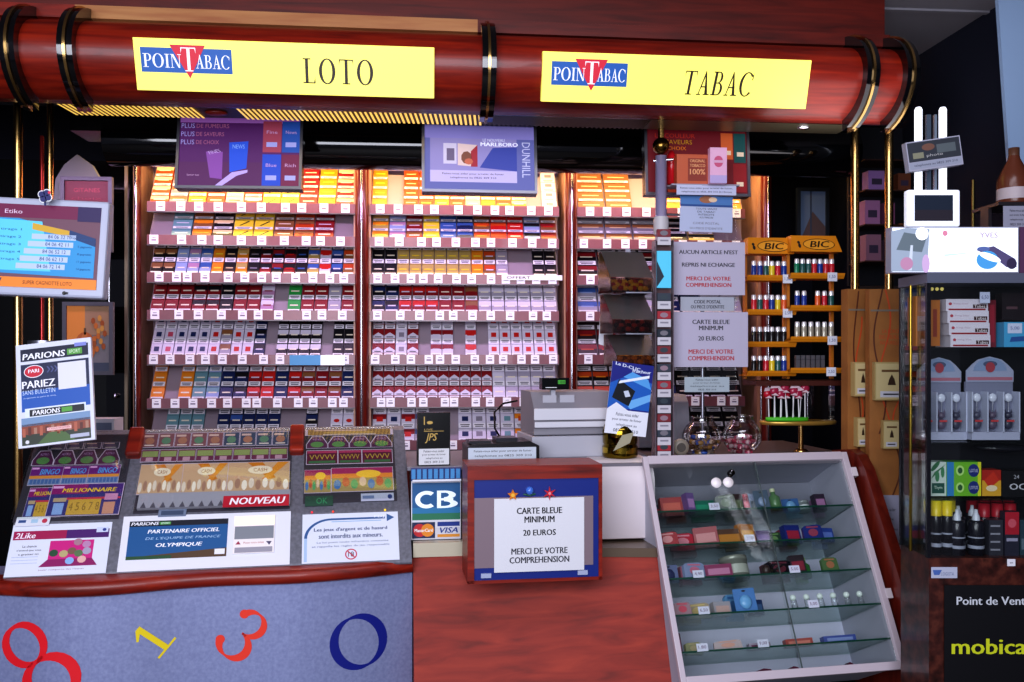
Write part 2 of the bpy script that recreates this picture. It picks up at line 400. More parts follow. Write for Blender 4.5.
# ---- packs
CC = dict(r='#8a1620', R='#c8201c', w='#d8d0e4', k='#17141c', n='#1c2a5c', b='#3c5fa8', t='#6f98a4', y='#f0d23c', o='#e88a20', O='#c8481c',
          c='#e8c89c', p='#b888b0', g='#8c8494', G='#2c9c48', a='#8c5a38', l='#9aa8d8', T='#bfa060', d='#38262c', P='#c8506c', e='#a8a0b4')
NM = dict(r='dark red', R='bright red', w='white', k='black', n='navy blue', b='blue', t='teal', y='yellow', o='orange', O='rust orange', c='cream',
          p='mauve', g='grey', G='green', a='brown', l='pale blue', T='tan', d='dark brown', P='pink', e='pale grey')
WARN = mat('#ece6f2', .55, 0, .03); WINK = mat('#4c4656', .6)
_pk = {}
def pack_mb(st, wide, mb=None, X=None):
    mb = mb or MB(); mb.X = X
    w, h, d = (.042, .060, .03) if wide else (.0275, .083, .022)
    body, top, emb = CC[st[0]], CC[st[1]], st[2:]
    mb.box(-w, w, 0, d, 0, h, mat(body, .4))
    mb.rect(-w, h*.66, w, h*.995, mat(top, .4), -.0004)
    if emb[:1] == '^':
        mb.poly([(-w, h*.40), (w, h*.40), (w, h*.58), (0, h*.82), (-w, h*.58)], mat(CC['w'], .4), -.0008)
        mb.rect(-w*.6, h*.46, w*.6, h*.52, INK, -.0011)
    elif emb[:1] == 'o': mb.ell(0, h*.58, w*.5, h*.12, mat(CC[emb[1]], .4), -.0008, 12)
    elif emb[:1] == 's': mb.rect(-w*.45, h*.5, w*.5, h*.82, mat(CC[emb[1]], .4), -.0008)
    elif emb[:1] == '/': mb.poly([(-w*.5, h*.42), (-w*.3, h*.42), (w*.6, h*.85), (w*.45, h*.9)], mat(CC[emb[1]], .4), -.0008)
    else: mb.rect(-w*.65, h*.60, w*.65, h*.69, mat(CC[emb[1]] if len(emb) > 1 else '#f0e4d0', .4), -.0008)
    z1 = .28 if wide else .36
    if emb[-1:] != '!':
        mb.rect(-w*.93, h*.05, w*.93, h*z1, WARN, -.0008)
        mb.rect(-w*.7, h*z1*.62, w*.7, h*z1*.78, WINK, -.0012); mb.rect(-w*.6, h*z1*.3, w*.6, h*z1*.46, WINK, -.0012)
    mb.X = None
    return mb
def pack_obj(st, wide):
    k = (st, wide)
    if k not in _pk: _pk[k] = pack_mb(st, wide).mesh('pack_'+st)
    return _pk[k]
# one list per shelf (top to bottom), one entry per column: 'styles*count' ; '.' leaves the column empty
ROWS = {
 0: ['Oc ga o0 OO ce-R Oe yy/k yy/k rr oo-y rc', '. tt-w ao-o kc yy/k yy/k aa Oa-r rr-w .', 'ka-c ka-c ll lp lb oo-y dk-c oT kk-g rk-w kr-b rk-R kk-b Tb wR-R nb-w aO',
     'rr*3 rk rk kk rr*2 pw-r . G. rr*2 ee rr', 'wwsn wwsP wwsn wwsn wwsn wwsR ea wwsR wwsR nk-w . kw kw kw kw . kk kk', 'oo . oo tt lt nn nk-w rR-w RR-w nn rR-w ra-w rr-w ra-w nn', '. tt tt tt . nn nb nn nn nn . . kn . wwoR wwoR'],
 1: ['oo-y . OO-c OO-y oo-c OO-c cc oo-y oO-c oc . wwsg', 'To-y lp ra-w yy-c bb-l nb-k aO-o RO-R RR lk-t ar-R', 'kk kk TT-y TT-y TT-y TT-y TT-y TT-y oo-y aO-w e. . . kk kk', 'kn nk-w rR-w rR-w rR-w rr rr ra-r ew ew ew ew ew ew',
     'rr^ rr^ wwsg rr^ . wr-w wr-w . wR-R . wwsR wwsR wwsR wwsR wwsR wwsR', 'rr^*11 ww we we we we', 'wrsR wwsn wrsR wb-b . . wwsn wwsg wwsn wwst wosO woso .'],
 2: ['aa-c aa-c . oo-y . oo', 'ga-c ga-c ga-c kk Tk .', 'kr kr kr kr dr dr . rr', 'eb-l eb-l ww-l ww nn nn ww ww', 'dr-O dr-O wr-R wr wr-R . nn nn', 'kO-o kO-o kO-o kk kk nn kk kk kk kk', '. ee . ee kk kk kk kk kk kk'],
}
plist = []
t = math.radians(TI)
for u in range(3):
    xl, xh = UX[u]
    for r in range(7):
        cols = []
        for e in ROWS[u][r].split():
            s, _, n = e.partition('*')
            cols += [s]*(int(n) if n else 1)
        wts = [.84 if c.startswith('rr^') and r == 5 else 1 for c in cols]; tot = sum(wts); acc = 0
        for ci, c in enumerate(cols):
            x = xl+.006+(xh-xl-.012)*(acc+wts[ci]/2)/tot; cw = (xh-xl-.012)*wts[ci]/tot; acc += wts[ci]
            if c == '.': continue
            if len(c) < 2: c = c*2
            if c[1] not in CC: c = c[0]*2+c[1:]
            if c[0] not in CC: continue
            wide = r < 2
            for k in range((4 if r == 0 else 3) if wide else 3):
                h = (.060 if wide else .083)+.0022
                s0 = k*h+.006
                y = YS+.012+s0*math.sin(t)-.026*math.cos(t)+.004; z = LZ[r]-.012+s0*math.cos(t)+.02*math.sin(t)
                jit = random.uniform(-1, 1)
                sx = cw*.93/(.084 if wide else .055)
                M = wf(x, y+.012, z, 0, TI, jit*.4) @ Matrix.Diagonal((sx, 1, 1, 1))
                plist.append((wide, u, r, ci, k, c, M))
narrow = [p for p in plist if not p[0]]
narrow.sort(key=lambda p: (p[4], p[1], abs(p[2]-5)))
keep = set(id(p) for p in narrow[:298])
rest = MB(); nrest = 0
for p in plist:
    wide, u, r, ci, k, c, M = p
    if wide or id(p) in keep:
        nm = 'tobacco_pouch' if wide else 'cigarette_pack'
        o = bpy.data.objects.new(nm, pack_obj(c, wide)); COL.objects.link(o); o.matrix_world = M
        col = NM[c[0]] if c[0] == c[1] else NM[c[0]]+' and '+NM[c[1]]
        lev = ['front', 'second', 'third', 'fourth'][k]
        what = 'tobacco pouch' if wide else 'cigarette pack'
        tag(o, f"{col} {what}, {lev} of column {ci+1}, {ORD[r]} shelf, {unit_names[u]}", 'tobacco' if wide else 'cigarettes',
            f"{'tobacco pouches' if wide else 'cigarette packs'} on the {ORD[r]} shelf of the {unit_names[u]}")
    else:
        pack_mb(c, wide, rest, M); nrest += 1
if nrest:
    o = rest.solo('cigarette_packs', None, 'further cigarette packs lined up behind the front ones on the shelf units', 'cigarettes'); o['kind'] = 'stuff'

# ---- slim boxes of the fifth shelf and the sign strips clipped to lips
for (u, r, p0, p1, z0, z1, mm, txt, lab) in [(0, 4, 290, 345, -.03, .02, '#4a9ad0', '', 'blue and white plastic strip clipped to fifth shelf, left unit'),
                                  (1, 2, 502, 562, -.006, .02, '#e8e8f4', '', 'white plastic strip clipped over third shelf edge, middle unit')]:
    xa, xb = wx(p0, YS), wx(p1, YS); z = LZ[r]
    mb = MB(); mb.box(xa, xb, -.012, -.008, z+z0, z+z1, mat(mm, .4))
    if u == 0: mb.box(xa+(xb-xa)*.56, xb, -.0125, -.008, z+z0, z+z1, mat('#eef0fa', .4, 0, .3))
    else: mb.text('OFFERT', (xa+xb)/2-.07, z+.007, .12, .013, INK, -.0125)
    mb.solo('clip_strip', wf(0, YS, 0), lab, 'strip')

# ================================================================ HANGING SCREENS
def tv(name, px0, px1, py0, py1, D, yaw, tilt, label, draw, bez='#1c1a22'):
    w = (px1-px0)*D/F/2; h = (py1-py0)*D/F/math.cos(math.radians(tilt))
    M = fr((px0+px1)/2, py1, D, yaw, tilt)
    s = thing(name, M, label, 'screen', 'screens hanging below the canopy')
    mb = MB(); mb.box(-w, w, 0, .045, 0, h, mat(bez, .25)); mb.build('housing', s, bevel=.004)
    b = .011
    mb = MB()
    mb.box(-w, w, -.008, 0, 0, b, STEEL); mb.box(-w, w, -.008, 0, h-b, h, STEEL); mb.box(-w, -w+b, -.008, 0, b, h-b, STEEL); mb.box(w-b, w, -.008, 0, b, h-b, STEEL)
    mb.build('bezel', s)
    g = MB(); g.X = Matrix.Translation((-w+b, -.001, b)) @ Matrix.Diagonal((2*(w-b), 1, h-2*b, 1))
    draw(g); g.X = None; g.build('display', s)
    mb = MB(); mb.tube([(0, .04, h*.8), (0, .10, h+.12)], .012, BLK); mb.build('hanging_bracket', s)
E = lambda c, e=.35: mat(c, .5, 0, e*.75)
def d1(g):
    g.rect(0, 0, 1, 1, E('#5a2468'), 0); g.rect(0, .93, 1, 1, E('#b070c8'), -.0006); g.rect(0, 0, .72, .35, E('#5c2a60'), -.0006)
    for i, (a, b2) in enumerate([('PLUS', 'DE FUMEURS'), ('PLUS', 'DE SAVEURS'), ('PLUS', 'DE CHOIX')]):
        g.text(a, .065, .88-i*.12, .11, .07, E('#a8a0e0'), -.001); g.text(b2, .27-(i*.02), .88-i*.12, .27-i*.04, .06, E('#b0688c'), -.001)
    for i, c in enumerate(['#a84860', '#2c58b0', '#2c50c8', '#782850']):
        x = .69+(i % 2)*.16; z = .5-(i//2)*.49
        g.rect(x, z, x+.155, z+.46, E(c), -.001); g.rect(x+.03, z+.08, x+.12, z+.15, E('#a8a8e8'), -.0016)
        g.text(['Fine', 'News', 'Blue', 'Rich'][i], x+.075, z+.3, .09, .05, E('#c8a0d0'), -.0016)
    g.poly([(.26, .12), (.36, .1), (.36, .5), (.22, .5)][::1], E('#8c50a8'), -.001); g.poly([(.42, .2), (.56, .26), (.57, .66), (.41, .64)], E('#2c58d8'), -.001)
    g.poly([(.3, 0), (.36, 0), (.48, .15), (.57, .2), (.57, .24), (.44, .2)], E('#c0a8f0'), -.0014)
    g.text('FINES', .29, .5, .1, .05, E('#c8a8e0'), -.0014, rot=.4); g.text('NEWS', .49, .58, .1, .06, E('#8cb0f0'), -.0014)
    g.text('fumer tue', .12, .16, .1, .03, E('#c8a0c8'), -.0014)
def d2(g):
    g.rect(0, 0, 1, 1, E('#6468a8'), 0); g.rect(0, .8, 1, 1, E('#8c84c8'), -.0006); g.rect(.05, .12, .84, .8, E('#9088c0'), -.0006)
    g.poly([(.5, .35), (.84, .3), (.84, .68), (.62, .66)], E('#3c48a0'), -.001); g.rect(.05, .12, .84, .3, E('#c0b4e4'), -.001)
    g.rect(.17, .4, .29, .72, E('#c8c0dc'), -.0014); g.rect(.2, .45, .27, .64, E('#6c6080'), -.0018)
    g.poly([(.3, .38), (.48, .36), (.48, .7), (.3, .72)], E('#d8c0c0'), -.0014); g.poly([(.42, .36), (.48, .36), (.48, .7), (.42, .6)], E('#a02838'), -.0018)
    g.ell(.38, .5, .05, .1, E('#7c4c3c'), -.0018, 9); g.ell(.4, .44, .04, .05, E('#c06850'), -.002, 8)
    g.text('LE NOUVEAU', .63, .78, .2, .045, E('#e8e8ff'), -.0018); g.text('MARLBORO', .68, .715, .34, .06, E('#f0f0ff'), -.0018, .02)
    g.text('DUNHILL', .925, .48, .55, .075, E('#c8c8e8'), -.0018, rot=-PI/2)
    g.text('Faites-vous aider pour arreter de fumer', .44, .245, .56, .035, E('#282048', .1), -.0018)
    g.text('telephonez au 0825 309 310', .44, .185, .42, .035, E('#282048', .1), -.0018)
def d3(g):
    g.rect(0, 0, 1, 1, E('#6c1420'), 0); g.rect(.2, .0, .5, .62, E('#b8482c'), -.0006)
    g.rect(.74, .55, .86, .97, E('#c86030'), -.001); g.rect(.87, .5, .99, .97, E('#1c5050'), -.001); g.rect(.86, .03, .99, .48, E('#8c1c24'), -.001)
    for x, z in ((.77, .62), (.9, .6), (.89, .12)): g.rect(x, z, x+.07, z+.07, E('#e0c8b0'), -.0016)
    g.text('LA COULEUR', .28, .91, .4, .07, E('#b03020'), -.0014); g.text('DE SAVEURS', .27, .81, .36, .07, E('#b88818'), -.0014); g.text('DE CHOIX', .25, .71, .28, .06, E('#d87818'), -.0014)
tv('hanging_screen', 176, 301, 113, 189, 3.5, 3, 8, 'framed purple screen with cigarette packs reading PLUS, below LOTO sign', d1)
tv('hanging_screen', 422, 538, 121, 193, 3.5, 6, 8, 'lilac screen with a cigarette advert and vertical DUNHILL lettering', d2)
tv('hanging_screen', 644, 752, 127, 196, 3.62, 6, 4, 'dark red screen behind the chrome pole and the orange box', d3)
def mul(M, x, y, z, rz=0, tilt=0, roll=0): return M @ wf(x, y, z, rz, tilt, roll)
HELP = ['Faites-vous aider', 'pour arreter de fumer', 'telephonez au', '0825 309 310']
# ================================================================ LEFT BACKGROUND
for px, r, ya, yb, D in [(18, .0165, 98, 440, 3.45), (50, .0125, 104, 440, 3.62)]:
    z1 = CZ-(ya-HY)/F*D
    mb = MB(); mb.lathe([(r, 0), (r, z1)], BRASS, 16); mb.lathe([(0, 0), (r*1.7, 0), (r*1.7, .03), (r, .04)], BRASS, 16)
    mb.solo('brass_post', fz(px, D, 0), 'brass post behind the %s' % ('tall lotto poster, leftmost of the shop' if px == 18 else 'blue clover sticker, thinner of the left pair'), 'post', 'brass posts carrying the canopy')
mb = MB(); mb.tube([(0, 0, 0), (0, 0, 2.5)], .008, mat('#a83030', .15, .6)); mb.solo('red_rod', fz(42, 3.7, 0), 'thin shiny red rod between the two left brass posts', 'rod')
p = fz(119, 4.42, 0)
t = thing('dark_pillar', p, 'dark glossy pillar with a cream edge strip left of the shelf units', 'pillar')
mb = MB(); mb.box(-.06, .055, 0, .08, 0, 2.6, BLKG); mb.build('column', t)
mb = MB(); mb.box(.03, .045, -.012, 0, 0, 2.6, mat('#8a7c68', .3, .4)); mb.build('edge_strip', t)
mb = MB(); mb.tube([(-.045, -.004, 1.75), (-.045, -.004, 2.42)], .006, CHROME, 8); mb.build('chrome_strip', t)
mb = MB(); mb.box(-.40, .40, 0, .05, 0, 2.6, BLK); mb.solo('dark_cabinet_door', fz(60, 4.62, 0), 'black cabinet door behind the left counter, between posts and pillar', 'door')
mb = MB(); mb.sph((0, 0, 0), .012, CHROME); mb.solo('door_knob', fz(115, 4.4, CZ-(396-355)/F*4.4), 'small chrome knob on the dark glossy pillar', 'knob')
def frame_pic(px0, px1, py0, py1, D, lab, draw, border='#5e5c66', yaw=4.5, cat='picture', bw=.018, name='picture_frame'):
    w = (px1-px0)*D/F/2; h = (py1-py0)*D/F
    t = thing(name, fr((px0+px1)/2, py1, D, yaw), lab, cat)
    mb = MB(); m = mat(border, .5, .2)
    for a in [(-w, w, 0, bw), (-w, w, h-bw, h), (-w, -w+bw, bw, h-bw), (w-bw, w, bw, h-bw)]: mb.box(a[0], a[1], -.012, .012, a[2], a[3], m)
    mb.build('frame', t)
    g = MB(); g.box(-w+bw, w-bw, 0, .01, bw, h-bw, BLK); g.X = Matrix.Translation((-w+bw, -.001, bw)) @ Matrix.Diagonal((2*w-2*bw, 1, h-2*bw, 1)); draw(g); g.build('print', t)
    return t
def dred(g):
    g.rect(0, 0, 1, 1, mat('#6c1e30'), 0); g.rect(0, 0, 1, .16, mat('#a8889c'), -.001); g.text('GITANES', .5, .86, .6, .06, mat('#b84858'), -.002)
    for i in range(5): g.text(['choix', 'saveurs', 'blondes', 'brunes', 'tabac'][i], .5, .74-.09*i, .7, .04, mat('#903444'), -.002)
frame_pic(62, 112, 177, 252, 4.25, 'red poster in a silver frame beside the dark pillar', dred)
def dpump(g):
    g.rect(0, 0, 1, 1, mat('#8a8488'), 0); g.rect(0, .15, .42, 1, mat('#d88438', .5, 0, .15), -.001); g.rect(.42, .55, 1, 1, mat('#b48c6c'), -.001)
    g.ell(.42, .36, .25, .24, mat('#c8692c'), -.002); g.ell(.42, .36, .1, .24, mat('#d87c38'), -.003); g.rect(.4, .56, .45, .66, mat('#6c5030'), -.003)
    for i in range(14): g.ell(.62+.3*((i*37) % 10)/10, .3+.55*((i*53) % 14)/14, .05, .05, mat(['#d8782c', '#b05820', '#e0a048'][i % 3]), -.003-.0002*i, 7)
    g.rect(0, 0, 1, .13, mat('#4c5468'), -.003)
frame_pic(64, 113, 302, 375, 4.2, 'framed picture of an orange pumpkin and dried flowers', dpump)
mb = MB(); mb.exx([(0, 0), (.03, 0), (.03, .26), (0, .26)], -.1, .1, mat('#7c7c84')); 
mb = MB(); mb.prism([(-.11, 0), (.12, 0), (.12, .08), (.07, .17), (.0, .22), (-.06, .17), (-.1, .1)], 0, .03, mat('#86868c', .7))
mb.solo('paper_bag', fr(77, 200, 4.34), 'crumpled grey-white paper bag shape above the red framed poster', 'bag')
mb = MB(); mb.box(-.055, .055, 0, .1, 0, .095, mat('#c8c8d4')); mb.rect(-.045, .02, .045, .08, mat('#6c7890'), -.001); mb.ell(.01, .04, .02, .008, mat('#e0e4f0'), -.002)
mb.solo('small_white_box', fr(100, 443, 3.55), 'small white box with blue-grey print behind the tall lotto poster', 'box')

# ---- monitor on its pole
t = thing('monitor', fr(38, 296, 2.85, 4, 4, 2.2), 'white-framed monitor showing a blue results table and an orange bar', 'monitor')
k = 2.85/F; w = 63*k; h = 99*k
mb = MB(); mb.box(-w, w, 0, .05, 0, h, mat('#b8bcd0', .35)); mb.build('housing', t, bevel=.008)
g = MB(); X0 = -w+.018; X1 = w-.022; g.X = Matrix.Translation((X0, -.001, .026)) @ Matrix.Diagonal((X1-X0, 1, h-.048, 1))
g.rect(0, 0, 1, 1, E('#6c4858', .25), 0); g.rect(0, .84, 1, 1, E('#6c1444', .3), -.001); g.rect(.8, .82, 1, 1, E('#2c1c50', .3), -.0014); g.text('Etiko', .25, .91, .15, .05, E('#d8c0d8'), -.002)
g.poly([(.0, .17), (.97, .14), (.97, .60), (.3, .83), (0, .83)], E('#2c88c0', .4), -.0014)
g.poly([(.0, .2), (.6, .2), (.5, .8), (0, .82)], E('#58bce0', .4), -.0018)
g.poly([(.42, .78), (.74, .7), (.74, .63), (.42, .70)][::-1], E('#c0982c', .4), -.0022); g.poly([(.74, .71), (.97, .62), (.97, .52), (.74, .62)][::-1], E('#1c3868'), -.0022)
for i in range(5):
    z = .62-.09*i
    g.text('84 06 %d2 1%d' % (i+3, i), .66-.02*i, z, .2, .045, E('#24406c', .2), -.0026); g.rect(.42-.03*i, z-.035, .80-.02*i, z+.03, E('#a8b8d8', .4), -.0022)
    g.text('tirage %d' % (i+1), .24, z+.07, .18, .035, E('#1c5088', .2), -.0026); g.text('%d gagnants' % (i*3+2), .88, z-.02, .12, .03, E('#104880', .2), -.0026)
g.rect(0, 0, 1, .12, E('#d87c28', .45), -.002); g.text('07', .15, .06, .08, .09, E('#282860'), -.003); g.text('SUPER CAGNOTTE LOTO', .58, .06, .42, .045, E('#6c3010'), -.003)
g.X = None; g.build('display', t)
mb = MB(); mb.ell(.08, .0125, .006, .006, BLK, -.002); mb.rect(.08, .009, .092, .016, BLK, -.002); mb.build('lock', t)
mb = MB()
for i in range(4):
    a = PI/4+i*PI/2+.3; mb.ell(.011*math.cos(a), .011*math.sin(a), .0125, .0125, WHT, 0, 14)
for i in range(4):
    a = PI/4+i*PI/2+.3; mb.ell(.011*math.cos(a), .011*math.sin(a), .0095, .0095, mat('#1c2068'), -.001, 12)
mb.ell(.014, .011, .005, .005, mat('#e83050'), -.002, 8); mb.box(-.003, .003, 0, .002, -.03, 0, mat('#1c2068'))
mb.solo('clover_sticker', fr(45, 196, 2.83), 'blue four-leaf clover on the top edge of the white monitor', 'sticker')
mb = MB(); mb.lathe([(.055, 0), (.055, .36)], STEEL, 24); mb.lathe([(0, .36), (.055, .36)], STEEL, 24); mb.solo('monitor_stand', fz(45, 3.14, 1.29), 'brushed steel pole below the white-framed monitor', 'stand')

# ================================================================ LEFT COUNTER
be = math.radians(11.3); KX, KD = -.3895, 3.13
def kx(px, y=0): tt = (px-512)/F; return (tt*(KD+y*math.cos(be))-KX+y*math.sin(be))/(math.cos(be)-tt*math.sin(be))
def kxy(px, D):   # a place at depth D into counter coordinates
    X = (px-512)/F*D-KX; d = D-KD; return (X*math.cos(be)+d*math.sin(be), -X*math.sin(be)+d*math.cos(be))
K = fz(400, KD, 0, 11.3)
cn = thing('lottery_counter', K, 'grey lottery counter with wavy mahogany edge and coloured digits on its front', 'counter')
st = [(-120, 584), (-80, 587), (-40, 589), (0, 590), (43, 592), (90, 591), (130, 588), (172, 584), (215, 581), (258, 579.5), (300, 578), (360, 573), (413, 567)]
fp = [kxy(px, .743*F/(py-HY)) for px, py in st]
def smooth(fp, n=4):
    out = []
    for i in range(len(fp)-1):
        p0 = fp[max(i-1, 0)]; p1 = fp[i]; p2 = fp[i+1]; p3 = fp[min(i+2, len(fp)-1)]
        for j in range(n):
            u = j/n; out.append(tuple(.5*((2*p1[q])+(-p0[q]+p2[q])*u+(2*p0[q]-5*p1[q]+4*p2[q]-p3[q])*u*u+(-p0[q]+3*p1[q]-3*p2[q]+p3[q])*u**3) for q in (0, 1)))
    return out+[fp[-1]]
fp = smooth(fp)
prof = [(None, .884), (.022, .884), (.006, .878), (0, .860), (.006, .840), (.022, .833), (None, .833)]
mb = MB(); vs = []
for x, y in fp:
    for o, z in prof: vs.append((x, .06 if o is None else y+o, z))
n = len(prof)
mb.add(vs, [(i*n+j, (i+1)*n+j, (i+1)*n+j+1, i*n+j+1) for i in range(len(fp)-1) for j in range(n-1)], WOOD, True)
mb.add(vs, [tuple(range((len(fp)-1)*n, len(fp)*n))], WOOD); mb.build('wooden_edge', cn)
mb = MB(); bf = [(x, y+.03) for x, y in fp]
mb.exz([(x, y) for x, y in bf]+[(bf[-1][0], .42), (bf[0][0], .42)], 0, .834, BRUSH, False); b = mb.build('front_panel', cn)
def by(x):
    for i in range(len(bf)-1):
        if bf[i][0] <= x <= bf[i+1][0]: u = (x-bf[i][0])/(bf[i+1][0]-bf[i][0]); return bf[i][1]*(1-u)+bf[i+1][1]*u
    return bf[-1][1]
def digit(name, px, py, hpx, rot, fn, m, label):
    x0 = kx(px, -.03); D = 2.98+.2*(x0+.6)*.98; z0 = CZ-(py-HY)/F*D; s = hpx*D/F
    g = MB(); g.X = Matrix.Translation((x0, 0, z0)) @ Matrix.Rotation(-math.radians(rot), 4, 'Y') @ Matrix.Diagonal((s, 1, s, 1)); fn(g, m)
    for v in g.v: v.y = by(v.x)-.0015
    g.build('digit', cn, label=label)
def arcs(g, m, spec, n=26):   # variable width strokes: centre, radii, start, end, thick side
    for cx, cz, rx, rz, a0, a1, tk, tn in spec:
        vs = []
        for i in range(n+1):
            a = math.radians(a0+(a1-a0)*i/n); w = tn+(tk-tn)*abs(math.cos(a))
            vs += [(cx+(rx+w/2)*math.cos(a), 0, cz+(rz+w/2)*math.sin(a)), (cx+(rx-w/2)*math.cos(a), 0, cz+(rz-w/2)*math.sin(a))]
        g.add(vs, [(2*i, 2*i+1, 2*i+3, 2*i+2) for i in range(n)], m)
digit('d8', 40, 661, 92, 38, lambda g, m: arcs(g, m, [(0, .24, .21, .22, 0, 360, .1, .035), (0, -.23, .27, .25, 0, 360, .13, .035)]), mat('#e0202c', .4), 'red digit 8 lying tilted')
digit('d1', 154, 637, 36, 50, lambda g, m: (g.rect(-.08, -.5, .08, .5, m), g.rect(-.34, -.5, .34, -.44, m), g.poly([(-.3, .28), (-.26, .24), (0, .4), (0, .5), (-.08, .5)], m)), mat('#e8d020', .4), 'yellow digit 1 lying tilted')
digit('d3', 243, 636, 56, -42, lambda g, m: (arcs(g, m, [(-.02, .24, .22, .22, -95, 150, .13, .03), (-.02, -.22, .26, .24, -150, 95, .15, .03)]), g.ell(-.24, .30, .08, .08, m), g.ell(-.26, -.30, .08, .08, m)), mat('#e8402c', .4), 'orange-red digit 3 turned on its side')
digit('d0', 359, 644, 55, 22, lambda g, m: arcs(g, m, [(0, 0, .44, .47, 0, 360, .17, .04)], 40), mat('#142080', .4), 'navy blue digit 0')
# console
PA = 32.0; PB = 44.5
x0, x1 = kx(3, 0), kx(412, 0)
mb = MB(); cp_ = [(0, .87), (0, .885), (.10, 1.045), (.36, 1.31), (.40, 1.325), (.42, 1.30), (.42, .87)]
mb.exx(cp_, x0, x1, CONS); mb.build('console', cn, bevel=.006)
KB = K @ wf(0, .10, 1.045, 0, PB); KA = K @ wf(0, 0, .885, 0, PA)
lKB = wf(0, .10, 1.045, 0, PB)
def kbx(px, v): return kx(px, .10+v*.70)
pv = lambda py: (511-py)*.00475
for a, b2, lab in [(135, 291, ''), (303, 396, '')]:
    pass
for px in (135, 297):
    mb = MB(); x = kbx(px, .3); mb.box(x-.026, x+.026, -.03, .02, pv(457), .385, WOOD); o = mb.build('wooden_arm', cn, bevel=.008); o.matrix_local = lKB
for a, b2, c, d in [(14, 121, 440, 511), (133, 290, 431, 507), (303, 397, 431, 503)]:
    mb = MB(); xa, xb = kbx(a, .02), kbx(b2, .05); mb.box(xa, xb, -.002, .001, pv(d), .37, mat('#3a3640', .5)); o = mb.build('ticket_tray', cn); o.matrix_local = lKB
    mb = MB(); mb.box(xa, xb, -.022, -.019, pv(d), .37, GLASS); o2 = mb.build('glass_pane', cn); o2.matrix_local = lKB
mb = MB(); xa, xb = kbx(137, .02), kbx(290, .02); mb.box(xa, xb, -.018, -.005, pv(505), pv(492), mat('#a8a4b0', .3))
for i in range(16): x = xa+(xb-xa)*(i+.3)/16; mb.poly([(x, pv(505)), (x+.02, pv(505)), (x+.010, pv(500))], mat('#5c5864'), -.019)
o = mb.build('ticket_rail', cn); o.matrix_local = lKB
# scratch cards
def card(pa, pb, ta, tb, lab, draw, grp, lift=0, oval=False):
    v0, v1 = pv(tb), pv(ta); xa, xb = kbx(pa, v0), kbx(pb, v0); w = xb-xa; h = v1-v0
    g = MB()
    if oval:
        g.prism([(w*q[0], h*q[1]) for q in [(-.5, 0), (.5, 0), (.5, .35), (.25, 1), (-.25, 1), (-.5, .35)]], 0, .0015, mat('#c8b8cc'))
    else: g.box(-w/2, w/2, 0, .0015, 0, h, mat('#c8b8cc'))
    g.X = Matrix.Translation((-w/2, -.0004, 0)) @ Matrix.Diagonal((w, 1, h, 1)); draw(g); g.X = None
    g.solo('scratch_card', KB @ wf((xa+xb)/2, -.004-lift, v0), lab, 'scratch card', grp)
C_ = lambda c: mat(c, .45, 0, .05)
def mill(g):
    g.rect(.01, .02, .99, .98, C_('#3c3878'), 0); g.rect(.01, .68, .99, .98, C_('#8c1c6c'), -.0003); g.rect(.5, .68, .99, .98, C_('#4c2878'), -.0005)
    g.text('MILLIONNAIRE', .53, .79, .75, .13, C_('#e8c428'), -.0009, .02, .2); g.rect(.02, .86, .17, .93, C_('#e0a8d8'), -.0009)
    g.rect(.27, .03, .72, .55, C_('#c8a040'), -.0006); g.rect(.24, .5, .98, .56, C_('#c03850'), -.0008); g.rect(.08, .05, .22, .4, C_('#8ca8d8'), -.0006); g.rect(.06, .44, .24, .56, C_('#b8a080'), -.0006)
    g.rect(.76, .03, .92, .4, C_('#c89078'), -.0006); g.rect(.76, .46, .94, .66, C_('#c88cb0'), -.001)
    for i in range(5): g.text('%d' % (i+4), .32+.09*i, .28, .05, .25, C_('#8c6c28'), -.001)
def bingo(g):
    g.rect(.01, .02, .99, .98, C_('#7c8cb0'), 0); g.rect(.01, .5, .99, .98, C_('#702078'), -.0003); g.text('BINGO', .6, .7, .6, .3, C_('#58a0e0'), -.0009, .03, .2)
    g.rect(.03, .84, .25, .93, C_('#e0a8d8'), -.0009); g.rect(.01, .34, .99, .5, C_('#d89040'), -.0006)
    for i in range(8): g.rect(.06+.115*i, .06, .14+.115*i, .3, C_('#4c6ca0'), -.0009)
def octo(g):
    g.prism([(.04, .02), (.96, .02), (.96, .34), (.72, .94), (.28, .94), (.04, .34)], 0, -.0004, C_('#54284c')); g.ell(.5, .3, .3, .24, C_('#5c8850'), -.0008); g.text('ASTRO', .5, .72, .4, .15, C_('#b08cb8'), -.0009)
def small(c1, c2):
    def f(g):
        g.rect(.03, .03, .97, .97, C_(c1), 0); g.ell(.5, .45, .3, .25, C_(c2), -.0004, 9); g.rect(.1, .72, .7, .86, C_('#c8a8a0'), -.0006); g.rect(.2, .1, .8, .18, C_('#d8c8c0'), -.0006)
    return f
def amber(g):
    g.rect(.005, .02, .995, .98, C_('#c8a484'), 0)
    g.poly([(.3, .98), (.55, .98), (.78, .45), (.68, .4)], C_('#c87820'), -.0003); g.poly([(.98, .98), (.8, .98), (.55, .4), (.66, .4)], C_('#d88c30'), -.0004)
    g.ell(.52, .72, .2, .14, C_('#e8d8c0'), -.0006); g.text('CASH', .52, .72, .22, .12, C_('#9c5828'), -.0008)
    for i in range(9): g.ell(.06+.11*i, .22+.06*(i % 2), .045, .17, C_(['#e0d0c0', '#a8806c', '#f0e4d4'][i % 3]), -.0006-.0001*i, 10)
def strip(g):
    g.rect(.02, .04, .98, .96, C_('#6c3050'), 0); g.rect(.06, .4, .94, .85, C_('#8c9860'), -.0004); g.rect(.3, .05, .7, .35, C_('#b890a0'), -.0006)
